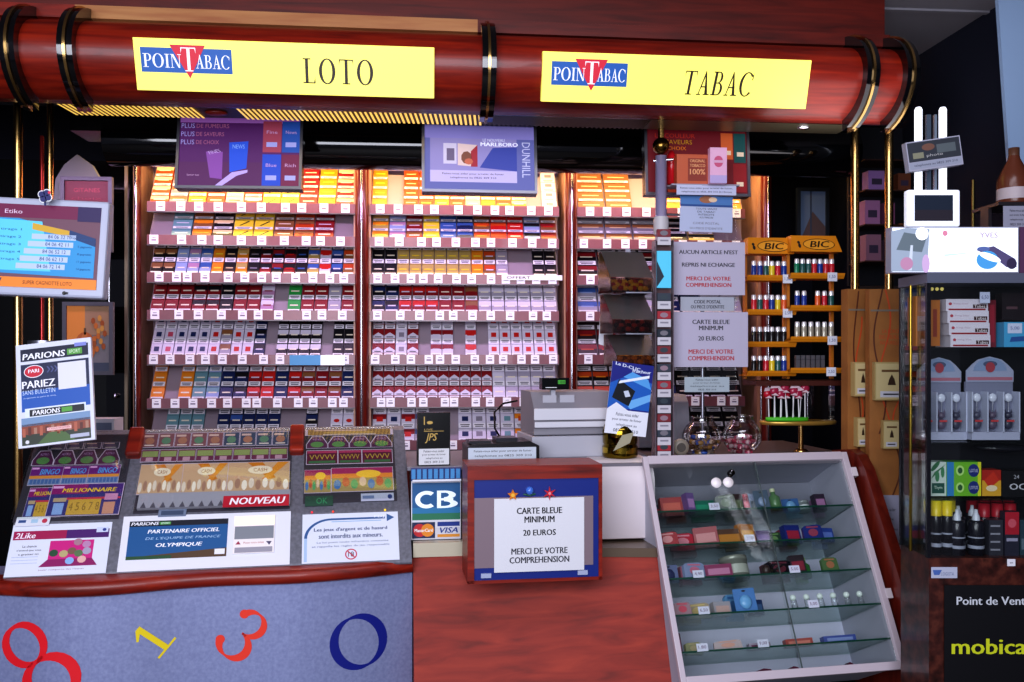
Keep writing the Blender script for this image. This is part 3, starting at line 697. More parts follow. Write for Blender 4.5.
def dred2(g):
    g.rect(.02, .04, .98, .96, C_('#5c1c38'), 0); g.text('VVVVV', .5, .5, .8, .34, C_('#b8a040'), -.0006); g.rect(.04, .78, .96, .94, C_('#a83860'), -.0004); g.rect(.08, .08, .92, .25, C_('#3c6c48'), -.0004)
def vac(g):
    g.rect(.01, .02, .99, .98, C_('#a8905c'), 0); g.rect(.01, .7, .99, .98, C_('#a02c60'), -.0003); g.rect(.01, .56, .99, .74, C_('#e0883c'), -.0004); g.ell(.6, .72, .2, .16, C_('#f0c040'), -.0006)
    for i in range(7): g.ell(.1+.135*i, .3+.1*(i % 2), .06, .2, C_(['#4c78b0', '#c05840', '#58a068', '#d8b8a0'][i % 4]), -.0006-.0001*i, 8)
L = 'under glass on the lottery counter'
card(22, 60, 482, 508, 'partly covered lottery scratch card reading MILL, front row of left tray', mill, 'front scratch cards in the left tray')
card(45, 119, 480, 508, 'wide lottery scratch card reading MILLIONNAIRE, front of the left tray', mill, 'front scratch cards in the left tray', .003)
for i, (a, b2) in enumerate([(27, 60), (60, 86), (86, 118)]):
    card(a, b2, 463, 480, 'blue and purple bingo scratch card, %s from left in the left tray' % ORD[i], bingo, 'bingo scratch cards in the left tray', .001*i)
for i in range(4): card(31+22*i, 53+22*i, 448, 462, 'cut-corner purple and green scratch card, %s from left in left tray' % ORD[i], octo, 'cut-corner scratch cards in left tray', 0, True)
for i in range(4): card(48+18*i, 65+18*i, 441, 447, 'dim scratch card at the back of the left tray, %s from left' % ORD[i], small('#3c3c50', '#5c4c64'), 'back row scratch cards, left tray')
for i in range(9): card(141+16.4*i, 157+16.4*i, 433, 447, 'small %s scratch card, back row of middle tray, %s from left' % ('rose' if i < 5 else 'blue-grey', ORD[i]), small('#7c5058' if i < 5 else '#3c4860', '#5c8068' if i % 2 else '#a0705c'), 'back row scratch cards, middle tray')
for i in range(8): card(140+18.5*i, 158+18.5*i, 449, 461, 'maroon and olive scratch card, second row of middle tray, %s from left' % ORD[i], strip, 'second row scratch cards, middle tray')
for i, (a, b2) in enumerate([(136, 180), (180, 226), (226, 289)]):
    card(a, b2, 463, 491, 'large amber and white scratch card, %s from left in the middle tray' % ORD[i], amber, 'amber scratch cards in the middle tray')
card(305, 393, 432, 438, 'golden scratch card strip along the back of the right tray', small('#8c6c40', '#a88850'), 'back scratch cards, right tray')
for i in range(4): card(306+21.5*i, 328+21.5*i, 439, 451, 'cut-corner green scratch card in the right tray, %s from left' % ORD[i], octo, 'cut-corner scratch cards in right tray', 0, True)
for i, (a, b2) in enumerate([(306, 338), (338, 362), (362, 393)]): card(a, b2, 453, 467, 'dark red zigzag scratch card in the right tray, %s from left' % ORD[i], dred2, 'zigzag scratch cards, right tray')
card(304, 331, 472, 494, 'narrow pink and yellow scratch card at the right tray front', vac, 'front scratch cards in the right tray')
card(331, 394, 471, 494, 'wide pink and yellow cartoon scratch card, right tray front', vac, 'front scratch cards in the right tray', .002)
# little labels on the console
def flat(M, w, h, name, lab, cat, draw, base='#e4e6f0', th=.002, grp=None, split=False):
    g = MB(); g.box(-w/2, w/2, 0, th, 0, h, mat(base, .5))
    g.X = Matrix.Translation((-w/2, -.0005, 0)) @ Matrix.Diagonal((w, 1, h, 1)); draw(g); g.X = None
    return g.solo(name, M, lab, cat, grp)
def kb(pa, pb, ta, tb, name, lab, draw, base='#e4e6f0', lift=.006, cat='sign'):
    v0 = pv(tb); xa, xb = kbx(pa, v0), kbx(pb, v0)
    return flat(KB @ wf((xa+xb)/2, -lift, v0), xb-xa, pv(ta)-v0, name, lab, cat, draw, base)
kb(15, 49, 507.5, 515, 'counter_label', 'white rounded label with blue and red marks under the left tray', lambda g: (g.rect(.08, .35, .3, .65, C_('#3c5890'), 0), g.rect(.45, .3, .65, .7, C_('#a8c8e0'), 0), g.ell(.85, .5, .08, .25, C_('#c04058'), 0)), cat='label')
kb(223, 289, 497, 507, 'red_strip', 'red strip reading NOUVEAU below the middle tray', lambda g: g.text('NOUVEAU', .52, .5, .84, .6, C_('#f0e8f0'), -.0004, .02, .2), '#b81c34', .022, 'strip')
kb(158, 186, 505, 511, 'metal_clip', 'small blue-grey metal clip above the wide white panel', lambda g: g.rect(.1, .2, .9, .8, C_('#48546c'), 0), '#78849c', .006, 'clip')
kb(361, 394, 496, 503, 'counter_label', 'small white and blue label under the right tray', lambda g: (g.rect(.05, .3, .4, .7, C_('#6c7ca0'), 0), g.ell(.88, .5, .07, .3, C_('#283c78'), 0)), '#b8bcd0', cat='label')
kb(305, 333, 497, 506, 'counter_label', 'small green label under the right tray', lambda g: g.text('OK', .6, .5, .4, .6, C_('#3c9060'), 0), '#2c5040', cat='label')
# posters on the lower slope
pu = lambda py: (578-py)*.00292
def ka(pa, pb, ta, tb, name, lab, cat, draw, base='#dfe3f2', lift=.003):
    v0 = max(.002, pu(tb)); xa, xb = kx(pa, .03), kx(pb, .03)
    return flat(KA @ wf((xa+xb)/2, -lift, v0), xb-xa, pu(ta)-v0, name, lab, cat, draw, base)
def pk(g):
    g.rect(.02, .70, .98, .87, C_('#a01450'), 0); g.rect(.55, .70, .98, .87, C_('#4c1c6c'), -.0003); g.text('2Like', .14, .78, .2, .11, C_('#f4e8f4'), -.0008, .03, .2); g.rect(.85, .8, .97, .9, C_('#c8d0e8'), -.0008); g.ell(.93, .85, .02, .03, C_('#28388c'), -.001)
    g.poly([(.32, .16), (.90, .16), (.84, .30), (.84, .66), (.40, .66), (.40, .3)], C_('#c81c80'), -.0004); g.poly([(.32, .16), (.90, .16), (.84, .3), (.4, .3)], C_('#8c1460'), -.0006)
    for i, (x, z, c) in enumerate([(.45, .42, '#285038'), (.55, .4, '#b8a878'), (.63, .45, '#7c5c4c'), (.7, .4, '#5c7850'), (.78, .44, '#a8a0b8'), (.62, .26, '#8cb0e0'), (.74, .28, '#e0b0a8'), (.68, .62, '#a87c8c'), (.77, .57, '#b888b0')]):
        g.ell(x, z, .045, .07, C_(c), -.0008-.0001*i, 10)
    for i, s in enumerate(['La chance', 'n\'attend que vous', 'a gratter ici']): g.text(s, .2, .57-.08*i, [.14, .24, .2][i], .045, C_('#383048'), -.0005)
    for z in (.36, .3, .24): g.rect(.04, z, .3, z+.008, C_('#a8b4d4'), -.0004)
    g.text('jouer comporte des risques', .55, .1, .45, .03, C_('#8c5878'), -.0005)
ka(7, 108, 517, 579, 'lottery_poster', 'white and magenta lottery poster on the left end of the counter', 'poster', pk)
def p2(g):
    g.rect(.04, .58, .62, .90, C_('#141c3c'), 0); g.rect(.04, .20, .62, .80, C_('#1c5890'), -.0002); g.poly([(.04, .20), (.62, .20), (.62, .36), (.04, .24)], C_('#58402c'), -.0004)
    g.rect(.04, .2, .3, .26, C_('#285030'), -.0006); g.rect(.04, .8, .62, .9, C_('#141828'), -.0006); g.text('PARIONS', .13, .85, .16, .06, C_('#f0f0f8'), -.0009, .03, .2); g.rect(.215, .825, .28, .875, C_('#58a050'), -.0009); g.text('SPORT', .248, .85, .05, .03, C_('#f0f0f8'), -.0012)
    g.text('PARTENAIRE OFFICIEL', .36, .70, .42, .07, C_('#f4f4fc'), -.0009, .02, .2); g.text('DE L\'EQUIPE DE FRANCE', .36, .57, .44, .055, C_('#a8c8e8'), -.0009, .0, .2); g.text('OLYMPIQUE', .34, .44, .27, .08, C_('#f4f4fc'), -.0009, .02, .2)
    g.rect(.55, .24, .61, .34, C_('#e8e8f0'), -.0012)
ka(119, 290, 511, 577, 'counter_board', 'wide white board with a PARIONS poster on the middle of the counter', 'sign', p2, '#e6e6f0')
def pscan(g):
    g.rect(.0, .0, 1, 1, C_('#f0e8e8'), 0); g.rect(.0, .75, 1, 1, mat('#f8e0c0', .4, 0, .5), -.0004); g.rect(.02, .38, .98, .72, C_('#848890'), -.0006); g.poly([(.05, .24), (.18, .24), (.12, .33)], C_('#a03050'), -.0006)
    g.poly([(.88, .2), (.8, .3), (.94, .3)], C_('#504868'), -.0006); g.text('Posez votre ticket', .5, .28, .5, .05, C_('#b04858'), -.0006); g.rect(.04, .02, .96, .16, C_('#9c98a4'), -.0006)
ka(233, 274, 516, 562, 'ticket_checker', 'white ticket checker with grey window on the wide counter board', 'scanner', pscan, lift=.007)
def p3(g):
    B_ = C_('#2c5890')
    g.rect(.3, .86, .86, .90, B_, 0); g.rect(.3, .82, .82, .835, C_('#8cb0d8'), 0)
    vs = []
    for i in range(13):
        a = PI/2+PI/2*i/12; vs += [(.3+.28*math.cos(a), 0, .5+.40*math.sin(a)), (.3+.25*math.cos(a), 0, .5+.36*math.sin(a))]
    g.add(vs, [(2*i, 2*i+1, 2*i+3, 2*i+2) for i in range(12)], B_)
    g.rect(.02, .03, .05, .5, C_('#a8c0e0'), 0); g.poly([(.88, .8), (.96, .88), (.88, .96)], B_, -.0004); g.text('FDJ', .8, .9, .1, .06, C_('#f0f4ff'), -.0008)
    g.text('Les jeux d\'argent et de hasard', .5, .66, .76, .09, C_('#203868'), -.0004, .015); g.text('sont interdits aux mineurs.', .5, .53, .66, .09, C_('#203868'), -.0004, .015)
    g.text('La loi punit toute infraction constatee', .52, .4, .74, .045, C_('#485880'), -.0004); g.text('et rappelle les regles du jeu responsable', .5, .32, .8, .045, C_('#485880'), -.0004)
    g.ring(.5, .15, .062, .11, .012, .022, C_('#c03048'), -.0004); g.text('18', .5, .15, .06, .1, C_('#503040'), -.0004); g.poly([(.455, .22), (.465, .23), (.545, .08), (.535, .07)], C_('#c03048'), -.0008)
ka(302, 399, 516, 577, 'lottery_notice', 'white notice with a blue curve about games and minors', 'notice', p3)
for i, px in enumerate((312, 333, 385)):
    mb = MB(); mb.sph((0, 0, 0), .004, mat(['#e02030', '#e04030', '#f0c020'][i], .3, 0, .8)); mb.solo('indicator_light', KA @ wf(kx(px, .1), -.004, .188), 'tiny %s indicator light on the console edge above the white notice, %s' % (['red', 'red', 'yellow'][i], ['left', 'middle', 'right'][i]), 'light')
# tall parions poster
def pp(g):
    g.rect(.06, .83, .96, .95, C_('#181c38'), 0); g.rect(.06, .42, .96, .80, C_('#1c2448'), -.0002); g.rect(.06, .34, .96, .54, C_('#1c58b0'), -.0004)
    g.text('PARIONS', .37, .875, .56, .06, C_('#f4f4fc'), -.0009, .03, .1); g.rect(.68, .85, .88, .91, C_('#58a040'), -.0009); g.text('SPORT', .78, .88, .15, .035, C_('#e0f0d8'), -.0013); g.rect(.78, .925, .94, .96, C_('#8088d0'), -.0009)
    g.ell(.23, .725, .13, .062, C_('#f0f0f8'), -.0007); g.ell(.23, .725, .12, .055, C_('#c81c38'), -.0009); g.text('PARI', .23, .73, .14, .035, C_('#f4f4fc'), -.0013, .03); g.rect(.55, .52, .92, .78, C_('#dcdce8'), -.0009)
    for i in range(3): g.poly([(.4+.05*i, .70), (.42+.05*i, .70), (.45+.05*i, .73), (.42+.05*i, .76), (.40+.05*i, .76), (.43+.05*i, .73)], C_('#505888'), -.0009)
    g.text('PARIEZ', .29, .60, .43, .07, C_('#f4f4fc'), -.0009, .03); g.text('SANS BULLETIN', .29, .525, .43, .045, C_('#c8d8f0'), -.0009); g.text('simplement au point de vente', .3, .47, .43, .018, C_('#c8d8f0'), -.0009)
    g.rect(.1, .28, .9, .37, C_('#dce4f0'), -.0009); g.rect(.16, .29, .88, .355, C_('#181c28'), -.0011); g.text('PARIONS', .38, .322, .36, .045, C_('#f4f4fc'), -.0014, .03, .1); g.rect(.58, .30, .72, .345, C_('#58a040'), -.0014)
    g.rect(.05, .02, .95, .28, C_('#30382c'), -.0005); g.rect(.05, .12, .95, .22, C_('#8c4430'), -.0007); g.rect(.05, .2, .95, .28, C_('#7894b8'), -.0007); g.poly([(.25, .02), (.75, .02), (.6, .12), (.4, .12)], C_('#4c6838'), -.0009)
    for i in range(12): g.rect(.06+.075*i, .1+.01*(i % 3), .1+.075*i, .18+.01*(i % 2), C_(['#b06048', '#5c2820', '#a87c68'][i % 3]), -.0009)
    g.rect(.38, .135, .7, .165, C_('#e8b8b8'), -.0012); g.text('A VOUS DE JOUER', .54, .15, .28, .018, C_('#a02838'), -.0015); g.rect(.68, .04, .93, .075, C_('#b0b4c8'), -.0012); g.ell(.12, .05, .025, .018, C_('#d8d8e0'), -.0012)
flat(fr(57, 444, 2.86, 4, 12, -7), 74*2.86/F, 106*2.86/F, 'betting_poster', 'tall tilted poster reading PARIONS and PARIEZ below the monitor', 'poster', pp, '#dde0ee', .012)
# ================================================================ MIDDLE COUNTER
N = fz(413, 3.2, 0, 8)
def nx(px, y=0, D0=3.2, p0=413, yaw=8):
    b = math.radians(yaw); tt = (px-512)/F; X0 = (p0-512)/F*D0
    return (tt*(D0+y*math.cos(b))-X0+y*math.sin(b))/(math.cos(b)-tt*math.sin(b))
ct = thing('service_counter', N, 'red wood service counter with a raised top in the middle', 'counter')
XE = nx(649); XU = nx(649)
WHC = mat('#e6dce0', .5)
mb = MB()
wv = []
for z, ya, yb in ((0, -.15, -.29), (.45, -.15, -.29), (.885, 0, -.14)): wv += [(.0, ya, z), (XE, yb, z), (XE, .45, z), (0, .45, z)]
mb.add(wv, [(0, 3, 2, 1), (8, 9, 10, 11)]+[(a+i, a+(i+1) % 4, a+4+(i+1) % 4, a+4+i) for a in (0, 4) for i in range(4)], WOODP)
mb.build('wood_front', ct)
mb = MB(); mb.box(-.0, nx(470), -.022, .02, .885, .935, mat('#d8d0b8', .3, .3)); mb.exz([(nx(470), -.03), (XE, -.145), (XE, .02), (nx(470), .02)], .886, .918, mat('#7c6c5c', .3, .5)); mb.build('metal_ledge', ct)
mb = MB(); mb.box(0.0, XU, .04, .5, .885, 1.185, mat('#4a3c3c', .5)); mb.build('upper_body', ct)
mb = MB(); mb.box(-.02, XU, .02, .55, 1.185, 1.2, mat('#7c7880', .35)); mb.build('counter_top', ct, bevel=.003)
# white curved board
mb = MB(); pr = [(-.012, .93), (-.012, 1.12)]
for i in range(1, 9):
    a = PI/2*i/8; pr.append((-.012+.09*(1-math.cos(a)), 1.12+.09*math.sin(a)))
pr += [(.42, 1.21)]
pr2 = pr+[(p[0]+.006, p[1]-.006) for p in reversed(pr)]
vs = mb.exx(pr2, nx(596), nx(654), WHC, True)
mb.solo('curved_counter_board', N, 'white board curving over the counter edge right of the blue framed box', 'counter board')
def NP(px, y, z, yaw=0, tilt=0, roll=0): return N @ wf(nx(px, y), y, z, yaw, tilt, roll)
def nz(py, px, y): b = math.radians(8); x = nx(px, y); D = 3.2+x*math.sin(b)+y*math.cos(b); return CZ-(py-HY)/F*D
def pcb(g):
    g.rect(0, .16, 1, .86, C_('#d8d8e0'), 0)
    g.rect(.02, .27, .99, .78, C_('#1c5c90'), -.0004); g.rect(.02, .27, .99, .36, C_('#2c7858'), -.0008); g.rect(.02, .36, .99, .44, C_('#2878a8'), -.0008)
    W_ = mat('#e8f4f8', .4, 0, .2)
    g.ring(.31, .55, .23, .12, .10, .05, W_, -.0012, 50, 310); g.rect(.52, .43, .6, .67, W_, -.0012)
    g.ring(.66, .61, .24, .06, .14, .028, W_, -.0014, -90, 90); g.ring(.66, .49, .28, .06, .15, .028, W_, -.0014, -90, 90); g.rect(.55, .535, .85, .565, W_, -.0013); g.rect(.52, .64, .68, .67, W_, -.0015); g.rect(.52, .43, .68, .458, W_, -.0015)
    g.rect(.02, .02, .48, .24, C_('#1c2850'), -.0004); g.ell(.17, .13, .13, .09, C_('#c02830'), -.0008); g.ell(.33, .13, .13, .09, C_('#e08c28'), -.0010); g.text('MasterCard', .25, .13, .36, .045, C_('#f4f4f8'), -.0014, .02)
    g.rect(.53, .18, .98, .24, C_('#1c3888'), -.0004); g.rect(.53, .03, .98, .07, C_('#d89030'), -.0004); g.text('VISA', .76, .125, .36, .075, C_('#1c3888'), -.0004, .02, .25)
M = NP(438, -.002, .938, 0, 0); wq = nx(461)-nx(411)
flat(NP(436, .03, .936), wq, .262, 'payment_card_sign', 'sign with card payment logos standing on the ledge left of the blue box', 'sign', pcb, '#d4d4dc', .006)
mb = MB(); mb.box(-wq/2, wq/2, -.004, .05, 0, .045, mat('#2a3c78', .3))
for i in range(9): mb.box(-wq/2+wq*(i+.1)/9, -wq/2+wq*(i+.8)/9, -.012, -.004, .008, .042, mat('#4c90c8', .3))
mb.rect(-wq/2+.005, -.001, wq/2, .006, PAPER, -.013)
mb.solo('blue_sachets_strip', NP(436, -.0, 1.152), 'row of small blue sachets above the card payment sign', 'sachets')
# blue framed box
bx = thing('display_box', fr(535, 581, 3.0, 8), 'wooden box with blue board and a CARTE BLEUE paper, hung on the counter front', 'display box')
k = 3.0/F; w = 68*k; h = 116*k
mb = MB(); mb.box(-w, w, .0, .19, 0, .012, WOOD); mb.box(-w, w, 0, .19, h-.012, h, WOOD); mb.box(-w, -w+.012, 0, .19, .012, h-.012, WOOD); mb.box(w-.012, w, 0, .19, .012, h-.012, WOOD)
mb.box(-w, w, -.012, 0, h-.045, h, WOOD); mb.box(-w, -w+.022, -.012, 0, 0, h-.045, WOOD); mb.box(w-.012, w, -.012, 0, 0, h-.045, WOOD); mb.box(-w, w, -.012, 0, 0, .01, WOOD)
mb.build('wooden_frame', bx)
mb = MB(); mb.box(-w+.022, w-.012, -.006, 0, .01, h-.045, mat('#1c2f80', .35)); mb.box(-w+.022, w-.03, -.008, -.006, .05, h-.105, mat('#86747c', .4)); mb.build('blue_board', bx)
for x in (-.165, .16):
    mb = MB(); mb.box(x-.017, x+.017, -.012, -.006, .018, .033, mat('#a8b0cc', .3)); mb.build('latch', bx)
def pn(lines, cols):
    def f(g):
        for (s, z, w_, h_), c in zip(lines, cols): g.text(s, .5, z, w_, h_, c, -.0002, .02)
    return f
INK2 = mat('#3c3c44', .6)
flat(fr(539, 581, 3.0, 8) @ wf(0, -.010, .035), 91*k, 73*k, 'paper_notice', 'white paper reading CARTE BLEUE MINIMUM 20 EUROS on the blue framed box', 'notice',
     pn([('CARTE BLEUE', .83, .50, .085), ('MINIMUM', .71, .33, .085), ('20 EUROS', .53, .36, .08), ('MERCI DE VOTRE', .28, .62, .085), ('COMPREHENSION', .16, .66, .085)], [INK, INK, INK, INK2, INK2]), '#dcdce2', .001)
def star(n, R, r, m, m2):
    g = MB(); g.prism([((R if i % 2 == 0 else r)*math.sin(PI*i/n), (R if i % 2 == 0 else r)*math.cos(PI*i/n)) for i in range(2*n)], 0, .008, m); g.ell(0, 0, r*.7, r*.7, m2, -.001, 10); return g
FB = fr(535, 581, 3.0, 8)
star(5, .019, .009, mat('#d87c18', .3), mat('#f0b840')).solo('star_ornament', FB @ wf(-23*k, -.016, 87*k), 'small orange star ornament on the blue framed box', 'ornament')
star(6, .023, .007, mat('#c82838', .3), mat('#e89098')).solo('star_ornament', FB @ wf(14*k, -.016, 88*k), 'red six-pointed star ornament on the blue framed box', 'ornament')
mb = MB(); mb.sph((0, 0, 0), .014, mat('#4c78d0', .1), n=14); mb.tube([(-.02, .006, -.012), (0, .0, -.016), (.02, .006, -.012)], .003, mat('#28604c'), 6)
mb.solo('globe_ornament', FB @ wf(-6*k, -.012, 91*k), 'shiny blue ball ornament between the orange and red stars', 'ornament')

# ---- on the counter top
TOP = 1.2
def box3(w, d, h, m): g = MB(); g.box(-w/2, w/2, 0, d, 0, h, m); return g
jp = NP(434, .04, 1.2, 4); g = box3(.118, .04, .192, BLK); G2 = mat('#c8a860', .3, .3)
g.rect(-.055, .004, .055, .062, mat('#d8d8dc'), -.001)
for i, s in enumerate(HELP): g.text(s, 0, .053-.013*i, [.075, .085, .06, .07][i], .008, INK, -.0015)
g.text('JPS', -.01, .10, .045, .036, G2, -.001, .03, .3); g.rect(-.037, .148, -.033, .178, G2, -.001); g.ell(-.015, .156, .011, .006, G2, -.001); g.rect(-.037, .124, .035, .126, G2, -.001)
g.text('LIVE', -.02, .131, .03, .006, G2, -.001)
g.solo('cigarette_display_box', jp, 'black upright box with gold JPS lettering and a white warning', 'display box', bevel=0)
tr = thing('printer', NP(503, .03, 1.2, 2), 'flat black device with a long white notice, left of the cash register', 'printer')
g = MB(); g.prism([(-.13, 0), (.135, 0), (.135, .068), (.10, .085), (-.11, .075), (-.13, .068)], 0, .16, mat('#141418', .3)); g.build('body', tr, bevel=.004)
g = MB(); g.box(-.128, .122, -.006, 0, .022, .064, mat('#c8d0dc')); g.text('Faites-vous aider pour arreter de fumer,', 0, .051, .215, .010, INK, -.0065); g.text('telephonez au 0825 309 310', 0, .034, .21, .010, INK, -.0065); g.build('notice', tr)
g = MB(); g.box(-.12, -.04, .03, .13, .076, .085, mat('#1c1c24', .3)); g.box(-.02, .06, .03, .13, .08, .095, mat('#24242c', .3)); g.build('keys', tr)
g = MB(); g.tube([(.02, .12, .07), (-.005, .16, .12), (.0, .2, .18), (.04, .24, .21), (.1, .26, .22)], .004, BLK, 6); g.build('cable', tr)
# cash register
cr = thing('cash_register', NP(568, .20, 1.2, 4) @ Matrix.Diagonal((.9, .9, .86, 1)), 'grey cash register with a small black customer display on top', 'cash register')
k = 3.45/F; LG = mat('#b4b4be', .5); LG2 = mat('#d4d4dc', .5); MG = mat('#8a8890', .5)
g = MB(); g.box(-.17, .2, -.05, .25, 0, .105, LG); g.box(-.17, .2, -.055, -.05, .01, .014, MG); g.build('cash_drawer', cr, bevel=.006)
g = MB(); g.exx([(-.02, .108), (-.02, .14), (-.03, .145), (-.03, .17), (-.02, .175), (-.02, .225), (.05, .30), (.24, .30), (.24, .108)], -.155, .2, MG)
g.box(-.158, .2, -.036, -.028, .175, .228, LG2); g.box(-.156, .2, -.038, -.03, .142, .168, LG2); g.build('housing', cr, bevel=.006)
g = MB(); g.box(-.11, -.05, .005, .02, .24, .285, LG); g.box(-.035, .03, .005, .02, .24, .285, LG); g.build('paper_cover', cr)
g = MB(); g.box(-.07, -.05, .02, .04, .23, .34, LG); g.build('display_pole', cr)
g = MB(); g.box(-.115, .005, .0, .05, .31, .362, mat('#0a0c0c', .2)); g.rect(-.045, .335, -.012, .352, mat('#3c8c30', .4, 0, .6), -.001); g.text('188', -.028, .343, .028, .012, mat('#103010'), -.0015); g.rect(-.10, .318, -.05, .321, WHT, -.001); g.build('customer_display', cr)
# gold jar and click card
g = MB(); g.lathe([(0, 0), (.063, 0), (.068, .01), (.066, .045), (.062, .05), (.066, .056), (.068, .10), (.06, .125), (.045, .13), (.0, .13)], mat('#7a6420', .12, 1), 28)
g.lathe([(.0675, .012), (.0675, .04)], mat('#c8a840', .15, 1), 28)
g.poly([(-.045, .03), (.02, .06), (.035, .1), (-.01, .09)], mat('#d8d0b0', .2, .5), -.069)
g.solo('gold_jar', NP(620, .13, 1.21), 'round golden jar on the white curved counter board', 'jar')
def dcl(g):
    g.rect(0, 0, 1, .34, C_('#e4e6f0'), 0); g.rect(0, .34, 1, 1, C_('#1c2480'), 0); g.poly([(0, .36), (1, .36), (1, .75), (.5, .85), (0, .7)], C_('#1c60b8'), -.0004)
    g.poly([(.55, .36), (1, .5), (1, .6), (.4, .45)], C_('#70b0e8'), -.0006); g.poly([(.3, .8), (1, .66), (.9, .8), (.5, .88)], C_('#58a0e0'), -.0006); g.poly([(.08, .5), (.5, .4), (.62, .62), (.2, .76)], C_('#10141c'), -.0008)
    g.poly([(.2, .70), (.92, .82), (.92, .86), (.22, .74)], C_('#e8eef8'), -.0012); g.poly([(.4, .52), (.52, .54), (.45, .62), (.34, .6)], C_('#c8d0e0'), -.0011)
    g.poly([(0, .34), (.5, .34), (.2, .44)], C_('#e4e6f0'), -.0012)
    g.text('Le D-CLIC', .38, .95, .6, .045, C_('#e0e8f8'), -.0008, .02, rot=-.1); g.text('fraicheur', .72, .90, .45, .045, C_('#e0e8f8'), -.0008, .02)
    for i, s in enumerate(HELP): g.text(s, .5, .28-.075*i, [.55, .7, .5, .6][i], .045, C_('#282840'), -.0005)
flat(NP(625, .07, 1.30, 2, 0, 7), 44*.0037, .27, 'advert_card', 'tilted blue advert card reading Le D-CLIC in front of the golden jar', 'card', dcl, '#e4e6f0', .002)
# grey machine behind the tag tower
g = MB(); g.exx([(0, 0), (0, .03), (.03, .19), (.07, .22), (.2, .22), (.2, 0)], -.11, .11, mat('#8c8c98', .5)); g.solo('grey_machine', fz(665, 3.78, 1.21, 6), 'grey plastic machine standing behind the tower of price tags', 'machine', bevel=.006)

# ================================================================ REAR COUNTER, POLE, TOWER, NOTICES
rc = thing('rear_counter', fz(655, 3.46, 0, 10), 'pale rear counter carrying the candy jars and lollipops', 'counter')
g = MB(); g.box(.0, .80, .16, .60, 0, 1.18, mat('#3a2420', .5)); g.build('body', rc)
g = MB(); g.box(-.0, .84, -.02, .62, 1.18, 1.2, mat('#5c5054', .4)); g.build('counter_top', rc, bevel=.003)
def RZ(px, D, dz=0, yaw=4.5, **kk): return fz(px, D, 1.2+dz, yaw, **kk)
k = 3.5/F
pl = thing('chrome_pole', RZ(661, 3.5), 'chrome pole with a brass ball finial left of the notices', 'pole')
g = MB(); z0, z1 = (460-235)*k-.0, (460-156)*k; 
zt = CZ-(156-HY)*k-1.2; zb = CZ-(235-HY)*k-1.2; zc = CZ-(146-HY)*k-1.2
g.lathe([(.0, zb-.4), (.022, zb-.4), (.022, zt), (0, zt)], mat('#a8a0c4', .3, .35), 20); g.build('tube', pl)
g = MB(); g.sph((0, 0, zc), .033, mat('#7c6030', .2, 1), n=18); g.tube([(0, 0, zc+.02), (0, 0, zc+.10)], .012, BRASS); g.build('finial', pl)
g = MB(); g.lathe([(.028, zb+.0), (.03, zb+.05), (.028, zb+.07)], mat('#c0bcc0', .5), 20); g.build('tape_collar', pl)
g = MB(); g.tube([(-.03, 0, zt-.02), (.045, -.01, zt-.015)], .006, CHROME, 8); g.build('cross_pin', pl)
# tower of hanging blister cards
tw = thing('tag_tower', RZ(664, 3.44), 'narrow clear tower of small blister cards with white price tags', 'display tower')
ht = CZ-(240-HY)*3.44/F-1.2
g = MB(); g.box(-.034, .034, .02, .05, 0, ht, mat('#4c2c30', .4)); g.box(-.036, -.032, -.01, .05, 0, ht, mat('#6c6068', .2)); g.box(.032, .036, -.01, .05, 0, ht, mat('#6c6068', .2)); g.build('backing', tw)
mt = [('#4cb8d8', 250, 283), ('#a83038', 240, 246)]
k4 = 3.44/F
for i, py in enumerate([236, 300, 318, 336, 353, 371, 388, 404, 421, 436, 450]):
    z = (460-py)*k4*1.0-.02
    g = MB(); g.box(-.026, .026, -.004, .0, z-.016, z+.014, mat('#c8c4cc')); g.rect(-.016, z-.002, .016, z+.004, mat('#8c8894'), -.005); g.build('price_tag', tw)
    g = MB(); g.box(-.026, .026, .0, .018, z+.016, z+.045, mat(['#803038', '#3c4450', '#a8303c', '#28303c'][i % 4], .3)); g.ell(.0, z+.03, .016, .01, mat(['#7c7880', '#3c4850', '#98808c'][i % 3], .3), -.001, 10); g.build('blister_card', tw)
g = MB(); g.box(-.028, .028, .0, .012, (460-283)*k4-.02, (460-246)*k4-.02, mat('#58c0e0', .3, 0, .2)); g.poly([(-.028, .66), (.0, .70), (-.028, .76)], mat('#1c2838'), -.001); g.build('blue_card', tw)
# clear acrylic panel carrying the notices
ap = thing('acrylic_holder', RZ(709, 3.56), 'clear acrylic holder behind the stack of paper notices', 'holder')
zz = lambda py: CZ-(py-HY)*3.56/F-1.2
g = MB(); g.box(-.11, .11, 0, .004, zz(392), zz(186), GLASS); g.build('panel', ap)
g = MB(); g.tube([(-.02, .02, 0), (-.02, .02, zz(300))], .007, STEEL, 8); g.box(-.07, .03, .0, .08, 0, .008, STEEL); g.tube([(-.188, .0, zz(215)), (-.1, .006, zz(215))], .005, STEEL, 6); g.build('support', ap)
def notice(p0, p1, q0, q1, roll, lab, draw, D=3.54, base='#c8c8d8', cat='notice', name='paper_notice', yaw=5):
    return flat(fr((p0+p1)/2, q1, D, yaw, 0, roll), (p1-p0)*D/F, (q1-q0)*D/F, name, lab, cat, draw, base, .0015)
notice(676, 737, 185, 195, 0, 'narrow white help-to-quit-smoking strip below the orange box', lambda g: (g.text('Faites-vous aider pour arreter de fumer,', .5, .66, .88, .2, INK, -.0003), g.text('telephonez au 0825 309 310 (0,15/min)', .5, .3, .84, .2, INK, -.0003)), 3.5, '#c0c4e0')
